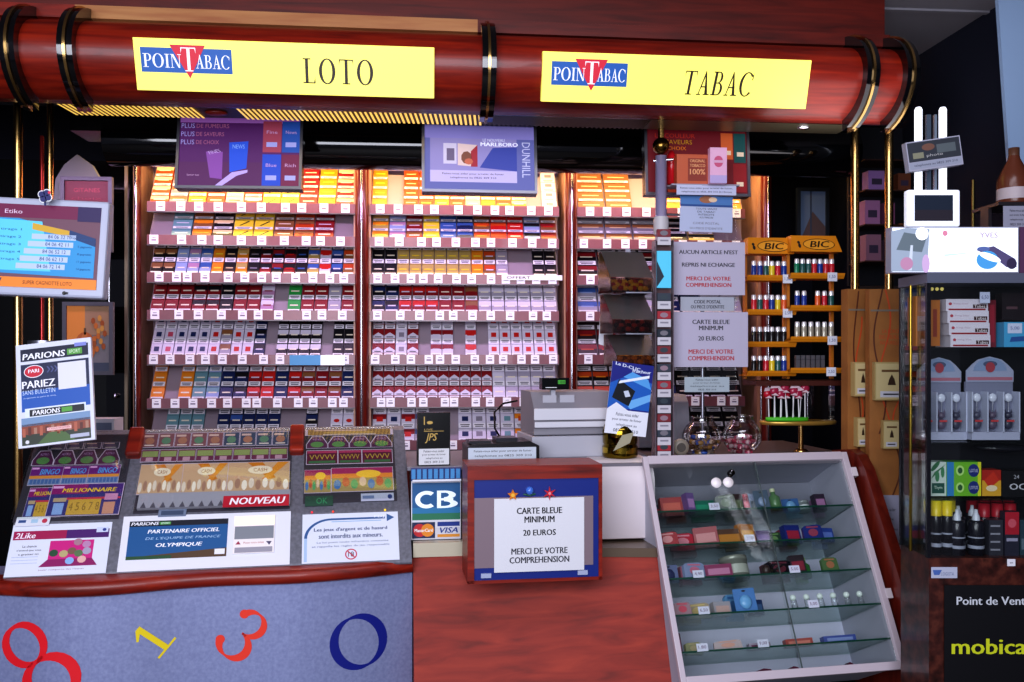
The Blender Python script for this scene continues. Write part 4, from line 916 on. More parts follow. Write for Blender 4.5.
def nb(g):
    g.rect(0, .72, 1, 1, C_('#4c78b0'), 0); g.rect(.0, .70, 1, .76, C_('#284c88'), -.0002); g.ell(.5, .9, .14, .1, C_('#a06848'), -.0004); g.ell(.62, .9, .08, .07, C_('#e0c0a0'), -.0005)
    for i, s in enumerate(['TOUTE VENTE', 'DE TABAC', 'INTERDITE', 'AUX MINEURS']): g.text(s, .5, .64-.08*i, [.4, .34, .3, .26][i], .05, INK2, -.0003)
    g.text('CODE POSTAL', .5, .24, .5, .06, mat('#70707c'), -.0003); g.text('OU PIECE D\'IDENTITE', .5, .1, .62, .06, mat('#70707c'), -.0003)
notice(679, 733, 196, 232, 1, 'small notice with blue top picture above the AUCUN ARTICLE paper', nb, 3.53, '#b4bcd8')
notice(671, 746, 242, 295, 0, 'grey-white paper reading AUCUN ARTICLE N\'EST REPRIS NI ECHANGE', pn([('AUCUN ARTICLE N\'EST', .81, .80, .075), ('REPRIS NI ECHANGE', .57, .72, .075), ('MERCI DE VOTRE', .31, .60, .075), ('COMPREHENSION', .19, .62, .075)], [INK2, INK2, INKR, INKR]), 3.52, '#b8b2c6')
notice(680, 735, 297, 311, 0, 'thin notice slip between the two large paper notices', pn([('CODE POSTAL', .66, .5, .24), ('OU PIECE D\'IDENTITE', .3, .62, .24)], [INK2, INK2]), 3.525, '#a8acb8')
notice(673, 749, 312, 367, 0, 'hanging paper reading CARTE BLEUE MINIMUM 20 EUROS with red last lines', pn([('CARTE BLEUE', .82, .5, .08), ('MINIMUM', .71, .32, .08), ('20 EUROS', .52, .34, .08), ('MERCI DE VOTRE', .28, .6, .08), ('COMPREHENSION', .16, .62, .08)], [INK2, INK2, INK2, INKR, INKR]), 3.52, '#b8b2c6')
notice(684, 730, 377, 392, 0, 'lowest small white help notice, above the candy jars', lambda g: [g.text(s, .5, .82-.22*i, [.5, .6, .75, .4][i], .12, INK2, -.0003) for i, s in enumerate(HELP)], 3.53, '#a8b4bc')
# orange and pink packs on a little ledge
g = MB(); g.box(-.14, .13, 0, .09, -.006, 0, mat('#9c98a8', .3)); g.tube([(-.14, .04, -.003), (-.19, .04, -.003)], .005, STEEL, 6); g.solo('display_ledge', fr(707, 184, 3.5), 'small grey ledge holding the orange and pink packs', 'ledge')
g = MB(); g.box(-.064, .064, 0, .045, 0, .115, mat('#c05c38', .4)); g.rect(-.02, .012, .055, .10, mat('#8c3424'), -.0005)
for i, (s, hh) in enumerate([('ORIGINAL', .012), ('TOBACCO', .012), ('100%', .022)]): g.text(s, .018, .09-.018*i-(.006 if i == 2 else 0), .06, hh, mat('#e0a070'), -.001, .02)
g.solo('tobacco_box', fr(693, 184, 3.5), 'orange box reading ORIGINAL TOBACCO 100% on the small ledge', 'box')
g = MB(); g.box(-.033, .033, 0, .03, 0, .137, mat('#d8a8c8', .4, 0, .1)); g.rect(-.033, 0, .033, .03, mat('#b8a8d8'), -.0005); g.ell(0, .083, .018, .022, mat('#c85880'), -.0005); g.rect(-.02, .078, .02, .088, mat('#d8a8c8'), -.001)
g.solo('tobacco_box', fr(718.5, 183, 3.47, 4), 'tall pink and lilac box with a round emblem beside the orange box', 'box')
g = MB(); g.lathe([(0, 0), (.018, 0), (.018, .11), (.008, .13), (0, .13)], mat('#c81c28', .2), 16); g.solo('red_canister', fr(671.5, 184, 3.56), 'bright red canister between the chrome pole and the orange box', 'canister')

# ================================================================ CANDY BINS
def bin_(px, pyt, pyb, w, lab, cols, n, seed):
    D = 3.42; k = D/F; h = (pyb-pyt)*k
    M = fr(px, pyb, D, 16); b = thing('candy_bin', M, lab, 'candy bin', 'brown clear candy bins')
    w2 = w*k/2
    g = MB(); g.exx([(0, 0), (0, h*.32), (.10, h), (.13, h), (.13, 0)], -w2, -w2+.003, SMOKE); g.exx([(0, 0), (0, h*.32), (.10, h), (.13, h), (.13, 0)], w2-.003, w2, SMOKE)
    g.box(-w2, w2, 0, .13, 0, .003, SMOKE); g.box(-w2, w2, 0, .003, 0, h*.32, SMOKE); g.box(-w2, w2, .127, .13, 0, h, SMOKE); g.build('tub', b)
    g = MB(); g.exx([(.0, h*.34), (.10, h), (.103, h), (.003, h*.34)], -w2, w2, glass_mat('brown_lid', (.40, .31, .29), .02, .5)); g.build('lid', b)
    rr = random.Random(seed)
    for i in range(n):
        g = MB(); g.sph((0, 0, 0), .0125, mat(cols[i % len(cols)], .3, 0, .15), 1.2, .9, .8, 8)
        x = -w2+.018+(2*w2-.036)*((i % 7)+.5+rr.uniform(-.3, .3))/7; y = .018+.024*((i//7) % 3); z = .016+.014*((i//7) % 3)
        g.solo('candy', M @ T(x, y, z, rr.uniform(0, 90)), 'wrapped candy lying in the %s candy bin' % lab.split(',')[0].split()[0], 'candy', 'candies in the %s candy bin' % lab.split(',')[0].split()[0])
bin_(632, 249, 292, 46, 'topmost of the brown clear candy bins, with yellow sweets', ['#d8b020', '#a82820', '#e0c838'], 21, 1)
bin_(634, 293, 333, 46, 'middle of the brown clear candy bins, with dark red sweets', ['#5c1c1c', '#28181c', '#a84038'], 21, 2)
bin_(638, 334, 366, 46, 'lowest of the brown clear candy bins, with golden sweets', ['#b87820', '#d89028', '#80501c'], 21, 3)
g = MB(); zt = CZ-(249-HY)*3.6/F-1.2; g.box(-.01, .01, 0, .012, 0, zt, STEEL); g.box(-.06, .06, -.06, .06, 0, .006, STEEL)
for py in (292, 333, 366):
    z = CZ-(py-HY)*3.42/F-1.2; g.box(-.05, .05, -.20, .012, z-.006, z-.001, STEEL)
g.solo('bin_stand', RZ(628, 3.60), 'steel stand carrying the three brown candy bins', 'stand')
g = MB(); g.poly([(-.03, 0), (.03, -.02), (.02, .2), (-.02, .21)], PAPER, 0); g.solo('paper_slip', fr(606, 344, 3.58), 'white paper slip left of the middle candy bin', 'paper')

# ================================================================ JARS OF CANDY
for q, (px, lab, cols) in enumerate([(702, 'left', ['#a88840', '#3c5ca8', '#c8b8a0', '#6c5030']), (742, 'right', ['#c05070', '#d8a0a8', '#a83050', '#e0d0d0'])]):
    M = RZ(px, 3.60+.02*q, .001)
    j = thing('candy_jar', M, 'round glass jar of sweets, %s of the pair on the rear counter' % lab, 'jar', 'round candy jars')
    R = .078; g = MB(); pr = [(R*.45, 0)]+[(R*math.sin(math.radians(a)), R*.93-R*.93*math.cos(math.radians(a))) for a in range(30, 150, 12)]+[(R*.55, .145), (R*.6, .155)]
    g.lathe(pr, JARG, 28); g.build('glass_body', j)
    g = MB(); g.lathe([(R*.45, 0), (0, 0)], GLASS, 28); g.build('glass_bottom', j)
    rr = random.Random(q+5)
    for i in range(44):
        lay = i//12; a = rr.uniform(0, 6.28); rad = rr.uniform(.005, [.042, .055, .055, .04][lay])
        g = MB(); g.sph((0, 0, 0), .012, mat(cols[i % 4], .25), 1.4, .9, .8, 8); g.box(-.022, .022, -.002, .002, -.005, .005, mat(cols[(i+1) % 4], .3))
        g.solo('candy', M @ T(rad*math.cos(a), rad*math.sin(a), .014+lay*.019, rr.uniform(0, 180), rr.uniform(-20, 20)), 'wrapped sweet inside the %s of the two round glass jars' % lab, 'candy', 'sweets in the %s round jar' % lab)
g = MB(); g.X = Matrix.Rotation(PI/2, 4, 'X'); g.lathe([(0, .02), (.03, .02), (.033, .01), (.033, 0)], mat('#8c8478', .4), 20); g.lathe([(0, .021), (.018, .021)], mat('#4c4640'), 16)
g.solo('round_tin', fr(680, 447, 3.5), 'small round tin standing on edge between tag tower and left candy jar', 'tin')

# ================================================================ LIGHTER RACKS
OR = mat('#d8891c', .4); ORD_ = mat('#b8701c', .45)
def rack(px0, px1, trays, yh, lab, D, yaw):
    k = D/F; pc = (px0+px1)/2; base = 379
    M = fr(pc, base, D, yaw); w = (px1-px0)*k/2; zz = lambda py: (base-py)*k
    r = thing('lighter_rack', M, lab, 'rack', 'orange lighter racks')
    g = MB(); g.box(-w+.006, w-.006, .065, .07, 0, zz(yh[1]), mat('#4c3424', .5)) if False else g.box(-w+.004, -w+.016, .05, .07, 0, zz(yh[1]), ORD_)
    g.box(w-.016, w-.004, .05, .07, 0, zz(yh[1]), ORD_); g.build('upright', r)
    g = MB(); a, b = zz(yh[1]), zz(yh[0]); g.add([(-w-.004, -.012, a), (w+.004, -.012, a), (w-.01, .02, b), (-w+.01, .02, b), (-w-.004, .07, a), (w+.004, .07, a), (w-.01, .07, b), (-w+.01, .07, b)],
        [(0, 1, 2, 3), (1, 5, 6, 2), (4, 0, 3, 7), (3, 2, 6, 7), (5, 4, 7, 6), (0, 4, 5, 1)], OR); hd = g.build('header', r)
    g = MB(); sl = math.atan2(.032, b-a); g.X = Matrix.Translation((0, -.0125, a)) @ Matrix.Rotation(-sl, 4, 'X'); H = b-a
    g.ell(.015, H*.5, .066, .025, mat('#e8a030'), -.0006, 20); g.text('BIC', .018, H*.5, .085, .030, mat('#18120c'), -.0018, .05, .25)
    g.ring(.015, H*.5, .068, .027, .003, .003, mat('#2a1c10'), -.001); g.ell(-.07, H*.62, .006, .007, INK, -.001, 10); g.ell(-.068, H*.4, .006, .011, INK, -.001, 10); g.X = None; g.build('logo', hd)
    for ti, (py, cols, tagx) in enumerate(trays):
        z = zz(py); g = MB(); g.exx([(-.03, .012), (-.034, .022), (-.028, .022), (-.024, .004), (.07, .004), (.07, 0), (-.02, 0)], -w-.012, w+.006, OR)
        g.build('tray', r)
        if tagx is not None:
            g = MB(); g.box(tagx-.02, tagx+.02, -.038, -.035, z-.012, z+.024, mat('#d8dce8', .5)); g.text('2,50' if ti % 2 else '1,50', tagx, z+.006, .026, .014, mat('#3c4c80'), -.0385); g.build('price_tag', r)
        r.children[-1 if tagx is None else -2]
        for o in r.children:
            if o.name.startswith('tray') and 'z' not in o.keys(): o.location.z = z; o['z'] = 1
        n = len(cols)
        for i, c in enumerate(cols):
            if c == '.': continue
            x = -w+.018+(2*w-.036)*(i+.5)/n
            g = LT(c); o = bpy.data.objects.new('lighter', g); COL.objects.link(o); o.matrix_world = M @ T(x, .012, z+.005, random.uniform(-8, 8)) @ Matrix.Diagonal((1.1, 1.1, 1.1, 1))
            tag(o, '%s pocket lighter, %s from left on the %s tray of the %s orange rack' % (LN[c], ORD[i], ORD[ti], lab.split()[0]), 'lighter', 'lighters in the %s orange rack' % lab.split()[0])
    for o in r.children:
        if 'z' in o.keys(): del o['z']
LCOL = dict(G='#1c7c58', R='#c02434', B='#1c3c90', O='#d85c24', Y='#d8c028', K='#18181c', C='#c8c8c0', T='#285c58', W='#d8d8e0'); LN = dict(G='green', R='red', B='blue', O='orange', Y='yellow', K='black', C='clear', T='dark green', W='white')
_lt = {}
def LT(c):
    if c not in _lt:
        g = MB(); g.X = Matrix.Diagonal((1, .75, 1, 1)); g.lathe([(0, 0), (.0095, 0), (.0105, .003), (.0105, .052), (.009, .054)], mat(LCOL[c], .2), 12) if c != 'C' else g.lathe([(0, 0), (.0095, 0), (.0105, .003), (.0105, .052), (.009, .054)], mat('#a8a494', .15, .2), 12)
        g.lathe([(.009, .054), (.009, .068), (.007, .072), (0, .072)], mat('#d8d8e0', .2, .6, .15), 12); g.box(-.008, .002, -.006, .006, .054, .058, mat(LCOL[c], .3))
        _lt[c] = g.mesh('lighter_'+c)
    return _lt[c]
rack(747, 793, [(281, 'BBTYRB', .06), (315, 'RTRBYO', .06), (347, 'KKKKKK', None), (376, 'KKRYTB', None)], (237, 254), 'left orange lighter rack with BIC header behind the paper notices', 3.72, 5)
rack(790, 841, [(279, 'GTTRBRR', .055), (311, 'BB.ORT', None), (342, 'CCCCCC', .055), (373, '......', .05)], (235, 252), 'right orange lighter rack with BIC header beside the brass post', 3.70, 5)
k = 3.7/F
for i in range(6):
    g = MB(); g.box(-.008, .008, 0, .02, 0, .068, mat('#84848c', .25, .6)); g.box(-.008, .008, 0, .02, .05, .052, INK)
    g.solo('metal_lighter', fr(799+5*i, 373, 3.7, 5) @ T(0, .01, .005), 'grey metal lighter, %s of six on the lowest tray of the right rack' % ORD[i], 'lighter', 'metal lighters in the right orange rack')
# stand below the racks
ds = thing('display_stand', RZ(798, 3.74, .001, 5), 'glass and brass display stand under the lighter racks', 'stand')
zt = CZ-(379-HY)*3.7/F-1.2
g = MB(); g.box(-.20, .19, -.06, .1, zt-.028, zt-.008, mat('#4a2018', .4)); g.build('top_shelf', ds)
zr = (460-430)*k
g = MB(); g.lathe([(0, zr-.012), (.16, zr-.012), (.165, zr), (.16, zr+.004), (0, zr+.004)], GOLD, 30, X=Matrix.Diagonal((1, .45, 1, 1))); g.build('round_tray', ds)
g = MB(); g.tube([(0, -.03, 0), (0, -.03, zr)], .011, BRASS, 12); g.lathe([(0, 0), (.035, 0), (.02, .012), (0, .014)], BRASS, 18, 0, -.03); g.build('pedestal', ds)
for x in (-.15, .05, .15):
    g = MB(); g.tube([(x, .02, zr), (x, .02, zt-.02)], .004, CHROME, 8); g.build('rod', ds)
g = MB(); g.box(.055, .145, -.03, .03, zr+.004, zt-.03, GLASS); g.build('glass_case', ds)
# lollipops
g = MB(); g.lathe([(0, 0), (.09, 0), (.09, .014), (0, .014)], mat('#4cb828', .5), 28, X=Matrix.Diagonal((1, .4, 1, 1))); ML = RZ(787, 3.70, .001+zr+.006, 5)
g.solo('green_lollipop_base', ML, 'bright green oval base holding the red lollipops', 'base')
rr = random.Random(3)
for i in range(12):
    x = -.078+.156*(i+.5)/12; y = .012*(-1 if i % 2 else 1); hh = .095+.012*(i % 3); lp = thing('lollipop', ML @ T(x, y, .014, 0, 0, rr.uniform(-4, 4)), 'red wrapped lollipop on a white stick, %s from left in green base' % ORD[i], 'lollipop', 'red lollipops in the green base')
    s = MB(); s.tube([(0, 0, 0), (0, 0, hh)], .0022, WHT, 6); s.build('stick', lp)
    s = MB(); s.sph((0, 0, hh), .0205, mat(['#b81c34', '#a02848'][i % 2], .2), 1, .6, 1, 10); s.build('candy_head', lp)
    s = MB(); s.add([(-.02, -.008, hh+.012), (.022, -.012, hh+.016), (.012, -.004, hh+.028), (-.014, -.004, hh+.026), (-.018, -.01, hh-.015), (.016, -.01, hh-.018), (0, -.012, hh-.006)], [(0, 1, 2, 3), (4, 5, 6)], mat('#d8c0c8', .15)); s.build('wrapper', lp)
# ================================================================ TILTED GLASS CASE
p = W(683, HY, 2.95); GM = wf(p.x, p.y, .535, 11.3-4.5, 28.1)
gc = thing('glass_display_case', GM, 'white-framed tilted glass display case with five glass shelves', 'display case')
FRM = mat('#c8bcc4', .4); INT = mat('#b4b4c2', .6); CW, CH, CDp = .80, .77, .30
g = MB(); g.box(0, CW, CDp, CDp+.01, 0, CH, mat('#d8d8ec', .6)); g.build('back_wall', gc)
g = MB(); g.box(0, .008, 0, CDp, 0, CH, INT); g.build('side_wall', gc); g = MB(); g.box(CW-.008, CW, 0, CDp, 0, CH, INT); g.build('side_wall', gc)
g = MB(); g.box(0, CW, 0, CDp, -.008, 0, INT); g.build('bottom_wall', gc); g = MB(); g.box(0, CW, 0, CDp, CH-.008, CH+.0, INT); g.build('top_wall', gc)
g = MB(); g.box(-.012, .008, -.012, .006, -.02, CH+.01, FRM); g.box(CW-.012, CW+.012, -.012, .006, -.02, CH+.01, FRM); g.box(.008, CW-.012, -.012, .006, -.02, .008, FRM); g.box(.008, CW-.012, -.012, .03, CH-.02, CH+.012, FRM); g.build('frame', gc, bevel=.002)
g = MB(); g.box(.008, .43, -.003, .0, .008, CH-.02, GLASS); g.build('sliding_door', gc); g = MB(); g.box(.42, CW-.012, .004, .007, .008, CH-.02, GLASS); g.build('sliding_door', gc)
g = MB(); g.box(.426, .429, -.004, .0, .008, CH-.02, mat('#505c5c', .3)); g.build('door_edge', gc)
SZ = [.576, .453, .334, .209, .088]
for z in SZ:
    g = MB(); g.box(.008, CW-.008, .012, CDp-.002, z-.003, z+.002, GREENG); s = g.build('glass_shelf', gc)
    g = MB(); g.box(.008, CW-.008, .009, .012, z-.004, z+.002, EDGE); g.build('green_edge', s)
g = MB(); g.box(.008, CW-.008, CDp-.03, CDp-.001, .60, CH-.01, mat('#8f909c', .6)); g.build('upper_back_panel', gc)
for x, z in [(.255, .672), (.302, .672)]:
    g = MB(); g.X = Matrix.Translation((x, -.004, z)) @ Matrix.Rotation(PI/2, 4, 'X'); g.lathe([(0, .012), (.018, .010), (.019, 0)], mat('#e8e0e4', .3, 0, .2), 18); g.build('round_knob', gc)
g = MB(); g.X = Matrix.Translation((.318, -.004, .705)) @ Matrix.Rotation(PI/2, 4, 'X'); g.lathe([(0, .018), (.012, .018), (.012, 0)], BLK, 16); g.X = None; g.sph((.318, -.024, .71), .004, CHROME, n=8); g.build('lock', gc)
for z in (.68, .22):
    g = MB(); g.box(CW+.008, CW+.03, -.016, .006, z, z+.035, mat('#d8d0d4', .3)); g.build('hinge', gc)
# side support
sp = fz(683, 2.95, 0, 11.3)
g = MB(); q = [(-.05, 0), (-.05, .52), (-.045, .60), (.01, .72), (.27, 1.17), (.32, 1.22), (.38, 1.235), (.50, 1.22), (.50, 0)]
g.exx(q, CW+.035, CW+.075, SIDEW); g.solo('wooden_side_panel', sp, 'red wooden side panel right of the tilted glass case', 'panel', bevel=.006)
g = MB(); g.exx([(.06, 0), (.06, .38), (.27, .38), (.58, .96), (.62, .96), (.62, 0)], .01, CW-.01, BLK); g.solo('case_support', sp, 'black plinth below the tilted glass case', 'plinth')
# products
def hash_(x, si): return int(x*1000)+si*7
def rot_(x, si): return ((hash_(x, si)*37) % 31)-15
def prod(si, x, w, h, c, c2, kind, d=.03, y=.025, dx=0):
    w *= 1.1; h *= 1.08
    z = SZ[si]+.003
    g = MB()
    if kind == 'box': g.box(-w/2, w/2, 0, d, 0, h, mat(c, .35)); g.rect(-w*.4, h*.25, w*.4, h*.7, mat(c2, .35), -.0006); g.box(-w*.45, w*.45, d*.2, d*.8, h, h+.0005, mat(c2, .4))
    elif kind == 'pouch': g.prism([(-w*.5, 0), (w*.5, 0), (w*.46, h*.9), (w*.3, h), (-w*.35, h*.95), (-w*.48, h*.85)], 0, d*.5, mat(c, .15)); g.ell(0, h*.5, w*.25, h*.25, mat(c2, .3), -.001, 10); g.rect(-w*.3, h*.8, w*.3, h*.9, mat(c2, .3), -.001)
    elif kind == 'tin': g.lathe([(0, 0), (w*.5, 0), (w*.5, h*.8), (w*.52, h*.8), (w*.52, h), (0, h)], mat(c, .2, .3), 16, 0, w*.5); g.lathe([(w*.505, h*.2), (w*.505, h*.6)], mat(c2, .4), 16, 0, w*.5)
    elif kind == 'bottle': g.lathe([(0, 0), (w*.5, 0), (w*.5, h*.6), (w*.2, h*.75), (w*.2, h), (0, h)], mat(c, .15), 14, 0, w*.5); g.lathe([(w*.23, h*.85), (w*.23, h)], mat(c2, .3), 12, 0, w*.5)
    elif kind == 'blister': g.box(-w/2, w/2, d*.5, d*.55, 0, h, mat(c, .4)); g.sph((0, d*.4, h*.45), w*.3, mat(c2, .2), 1, .4, 1.1, 10); g.ell(0, h*.9, w*.1, h*.04, INK, d*.49, 8)
    elif kind == 'pipe': g.lathe([(0, 0), (.014, .004), (.016, .02), (.012, .034), (.009, .034), (.009, .02)], mat(c, .3), 14); g.tube([(.012, 0, .01), (.04, 0, .02), (.07, 0, .034)], .005, mat(c2, .25), 8, .003)
    nm = {'box': 'product_box', 'pouch': 'product_pouch', 'tin': 'tin', 'bottle': 'small_bottle', 'blister': 'blister_pack', 'pipe': 'smoking_pipe'}[kind]
    return g, nm, GM @ T(x, .045+.06*(abs(hash_(x, si)) % 3)/2, z, rot_(x, si))
PR = [
 [('box', .05, .06, .05, '#28303c', '#8c3038', 'dark'), ('box', .10, .075, .065, '#9c3c3c', '#c06050', 'red'), ('box', .165, .03, .07, '#6c5488', '#a880b0', 'purple'), ('box', .22, .09, .05, '#1c6c58', '#2c9070', 'green'),
  ('pouch', .30, .07, .06, '#3c4c44', '#6c7c68', 'olive'), ('box', .355, .06, .07, '#3c2c30', '#5c6c4c', 'dark brown'), ('tin', .40, .025, .07, '#a82840', '#d87080', 'crimson'), ('blister', .45, .05, .075, '#485c70', '#98a8c8', 'slate blue'),
  ('bottle', .51, .04, .08, '#5c8058', '#c8d0a8', 'light green'), ('blister', .58, .06, .05, '#3c6498', '#78a8d0', 'blue'), ('tin', .64, .04, .04, '#a0a8a8', '#d0d8d8', 'silver'), ('box', .70, .04, .06, '#3c3040', '#a878a0', 'dark violet')],
 [('pouch', .05, .07, .05, '#a03c40', '#c88080', 'faded red'), ('pouch', .13, .09, .06, '#b83848', '#d88c98', 'bright red'), ('box', .21, .08, .07, '#a04c50', '#c88888', 'rose red'), ('box', .30, .09, .06, '#5c4030', '#b87c30', 'brown and amber'), ('box', .375, .06, .075, '#a86c28', '#e0a850', 'amber'),
  ('box', .435, .05, .05, '#4c386c', '#7c60a0', 'violet'), ('pouch', .49, .06, .05, '#2c4434', '#688c50', 'dark green'), ('box', .555, .06, .065, '#28347c', '#a83048', 'navy and red'), ('pouch', .62, .07, .055, '#303c80', '#9c4860', 'indigo'), ('box', .69, .06, .05, '#2c4898', '#6880c8', 'royal blue')],
 [('blister', .05, .06, .06, '#68749c', '#343c68', 'grey-blue'), ('pouch', .13, .08, .055, '#8c98b8', '#c87890', 'pale blue'), ('box', .22, .09, .045, '#8c3c60', '#c080a0', 'magenta'), ('tin', .31, .09, .075, '#989c90', '#b0b4a8', 'large grey'), ('pipe', .40, .06, .04, '#3c2c28', '#18181c', 'dark'),
  ('pouch', .47, .10, .055, '#1c1824', '#703040', 'black'), ('box', .545, .05, .07, '#30242c', '#902c40', 'black and crimson'), ('bottle', .60, .035, .07, '#3c7840', '#a8c888', 'green'), ('pouch', .655, .06, .05, '#5c7850', '#b07858', 'moss green')],
 [('pouch', .06, .06, .045, '#a88890', '#c85868', 'pinkish'), ('pouch', .14, .08, .05, '#b0a088', '#c8b070', 'beige'), ('box', .22, .06, .045, '#a8a4ac', '#c8a8a0', 'pale grey'), ('blister', .30, .07, .08, '#487cb8', '#78b0e0', 'sky blue'), ('box', .365, .045, .05, '#243c68', '#4c6c98', 'dark blue')],
 [('box', .04, .03, .07, '#5c2440', '#a05070', 'plum'), ('pouch', .10, .06, .04, '#a0a078', '#c0b088', 'khaki'), ('pouch', .20, .09, .03, '#b8a8a8', '#c89888', 'blush'), ('box', .48, .09, .025, '#a85048', '#d88878', 'flat red'), ('box', .62, .11, .022, '#4c5ca0', '#8898c8', 'flat blue'), ('box', .33, .07, .02, '#a89cac', '#703858', 'flat mauve')]]
for si, row in enumerate(PR):
    for (kind, x, w_, h_, c, c2, cn_) in row:
        g, nm, M = prod(si, x, w_, h_, c, c2, kind)
        g.solo(nm, M, '%s %s on the %s shelf of the tilted glass case' % (cn_, nm.replace('_', ' '), ORD[si]), 'product', 'goods on the %s shelf of the tilted case' % ORD[si])
for si, row in enumerate(PR[:4]):
    for n_, (kind, x, w_, h_, c, c2, cn_) in enumerate(row[1::2]):
        g, nm, M = prod(si, x+.03, w_*.9, h_*1.15, c2, c, ['box', 'pouch', 'box'][n_ % 3])
        g.solo(nm, M @ T(0, .09, 0), 'half hidden %s on the %s case shelf, behind the %s goods' % (nm.replace('_', ' '), ORD[si], cn_), 'product', 'goods on the %s shelf of the tilted case' % ORD[si])
for i in range(6):
    g = MB(); g.lathe([(0, 0), (.012, 0), (.010, .03), (.006, .034)], GLASS, 12); g.sph((0, 0, .038), .011, mat('#d0dcd8', .1, 0, .15), n=10); g.solo('glass_stopper_bottle', GM @ T(.47+.052*i, .03, SZ[3]+.003), 'tiny clear bottle, %s from left on the fourth shelf of the tilted case' % ORD[i], 'bottle', 'tiny clear bottles on the fourth case shelf')
for i, (si, x) in enumerate([(0, .235), (1, .345), (2, .125), (2, .49), (3, .12), (4, .09), (4, .31), (3, .53)]):
    g = MB(); g.box(-.02, .02, 0, .002, 0, .026, mat('#d8d8e8', .5)); g.text(['3,50', '2,00', '4,90', '5,00', '6,50', '1,80', '9,00', '3,00'][i], 0, .013, .028, .012, mat('#6c4868'), -.0006)
    g.solo('price_card', GM @ T(x, .006, SZ[si]-.002), 'white price card at the edge of the %s shelf of the case, %s in all' % (ORD[si], ORD[i]), 'price card', 'price cards in the tilted case')
for i, (x, w_) in enumerate([(.30, .08), (.41, .05), (.62, .03)]):
    g = MB(); g.prism([(-w_/2, 0), (w_/2, .0), (w_*.3, .014), (0, .018), (-w_*.4, .01)], 0, .03, mat('#5c1c38', .4)); g.solo('keyring_pouch', GM @ T(x, .02, .002), 'small plum coloured item, %s from left on the floor of the tilted case' % ORD[i], 'pouch', 'items on the floor of the tilted case')

# ================================================================ BRASS POSTS RIGHT, CARDBOARD DISPLAYS
for px, D, yt in [(855, 3.62, 126), (889, 3.56, 128)]:
    z1 = CZ-(yt-HY)*D/F; g = MB(); g.lathe([(.0165, 0), (.0165, z1)], BRASS, 18); g.lathe([(0, 0), (.03, 0), (.03, .03), (.0165, .04)], BRASS, 16)
    g.solo('brass_post', fz(px, D, 0), 'brass post on the right rising above the brown tobacco displays, %s' % ('nearer the lighters' if px == 855 else 'nearer the light box'), 'post', 'brass posts carrying the canopy')
SW = mat('#5c2c14', .6); SWR = mat('#c04c20', .6)
def cdisp(px0, px1, D, yaw, lab, sw):
    w = (px1-px0)*D/F/2/math.cos(math.radians(yaw-0)); z1 = CZ-(289-HY)*D/F
    M = fz((px0+px1)/2, D, 0, yaw); c = thing('cardboard_display', M, lab, 'cardboard display', 'tall brown cardboard tobacco displays')
    g = MB(); g.box(-w, w, 0, .05, 0, z1, CARDB); g.build('panel', c)
    g = MB()
    for a, ph, z0, zl, m in sw:
        pts = []
        for i in range(25):
            u = i/24; x = a*w+math.sin(u*7+ph)*w*.35*(1-u*.3); pts.append((x, z0+u*zl))
        vs = [(x-.003, -.001, z) for x, z in pts]+[(x+.003, -.001, z) for x, z in pts]
        g.add(vs, [(i, 25+i, 26+i, i+1) for i in range(24)], m)
    if px1-px0 > 30:
        for i, s in enumerate(['LA FORCE', 'DES FEUILLES', 'NATURELLES']): g.text(s, .1*w, z1-.16-.022*i, w*[.9, 1.2, 1.1][i], .014, SWR, -.002)
    g.rect(-w*.95, z1-.085, w*.95, z1-.078, mat('#7c7468'), -.002)
    g.build('printed_swirls', c)
    return M, w
M1, w1 = cdisp(847, 871, 3.52, 8, 'narrow brown cardboard tobacco display with dark swirls, farther from the vitrine', [(-.2, 0, 1.2, .65, SW), (.3, 2, 1.0, .5, SW), (.0, 1, 1.35, .4, SWR)])
M2, w2 = cdisp(870, 908, 3.42, -4, 'wide brown cardboard tobacco display with swirls and red lettering, beside the vitrine', [(-.5, 0, 1.3, .55, SW), (-.2, 2.4, 1.35, .5, SWR), (.5, 1, 1.2, .3, SWR), (.3, 3, .9, .4, SW)])
def tbox(M, w, x, pyt, pyb, D, lab):
    z = CZ-(pyb-HY)*D/F; h = (pyb-pyt)*D/F; g = MB(); g.box(-w/2, w/2, -.03, 0, 0, h, mat('#b09c68', .5)); g.rect(-w*.46, h*.04, w*.46, h*.96, mat('#c8b888', .5), -.0305)
    g.poly([(-w*.12, h*.4), (w*.12, h*.4), (w*.08, h*.55), (0, h*.68), (-w*.08, h*.55)], mat('#3c2818'), -.031); g.rect(-w*.3, h*.74, w*.3, h*.8, mat('#6c5030'), -.031); g.rect(-w*.34, h*.08, w*.3, h*.24, mat('#c8c8d0'), -.031); g.rect(-w*.25, h*.14, w*.2, h*.18, INK2, -.0315)
    g.solo('cigar_box', M @ T(x, 0, z), lab, 'box', 'cream boxes on the brown tobacco displays')
tbox(M2, .125, .0, 362, 400, 3.42, 'cream tobacco box with a dark emblem, on the wide brown display, upper one')
tbox(M2, .062, .0, 420, 448, 3.42, 'small cream tobacco box low on the wide brown display')
tbox(M1, .07, .0, 362, 396, 3.52, 'cream tobacco box on the narrow brown display, upper one')
tbox(M1, .045, .0, 417, 446, 3.52, 'small cream tobacco box low on the narrow brown display')
flat(M2 @ T(-.01, -.006, CZ-(566-HY)*3.42/F), .13, .27, 'paper_notice', 'white help notice low on the wide brown display beside the red side panel', 'notice', lambda g: [g.text(s, .45, .8-.14*i, [.6, .5, .7, .4][i], .05, INK2, -.0005) for i, s in enumerate(HELP)], '#a8a8bc')

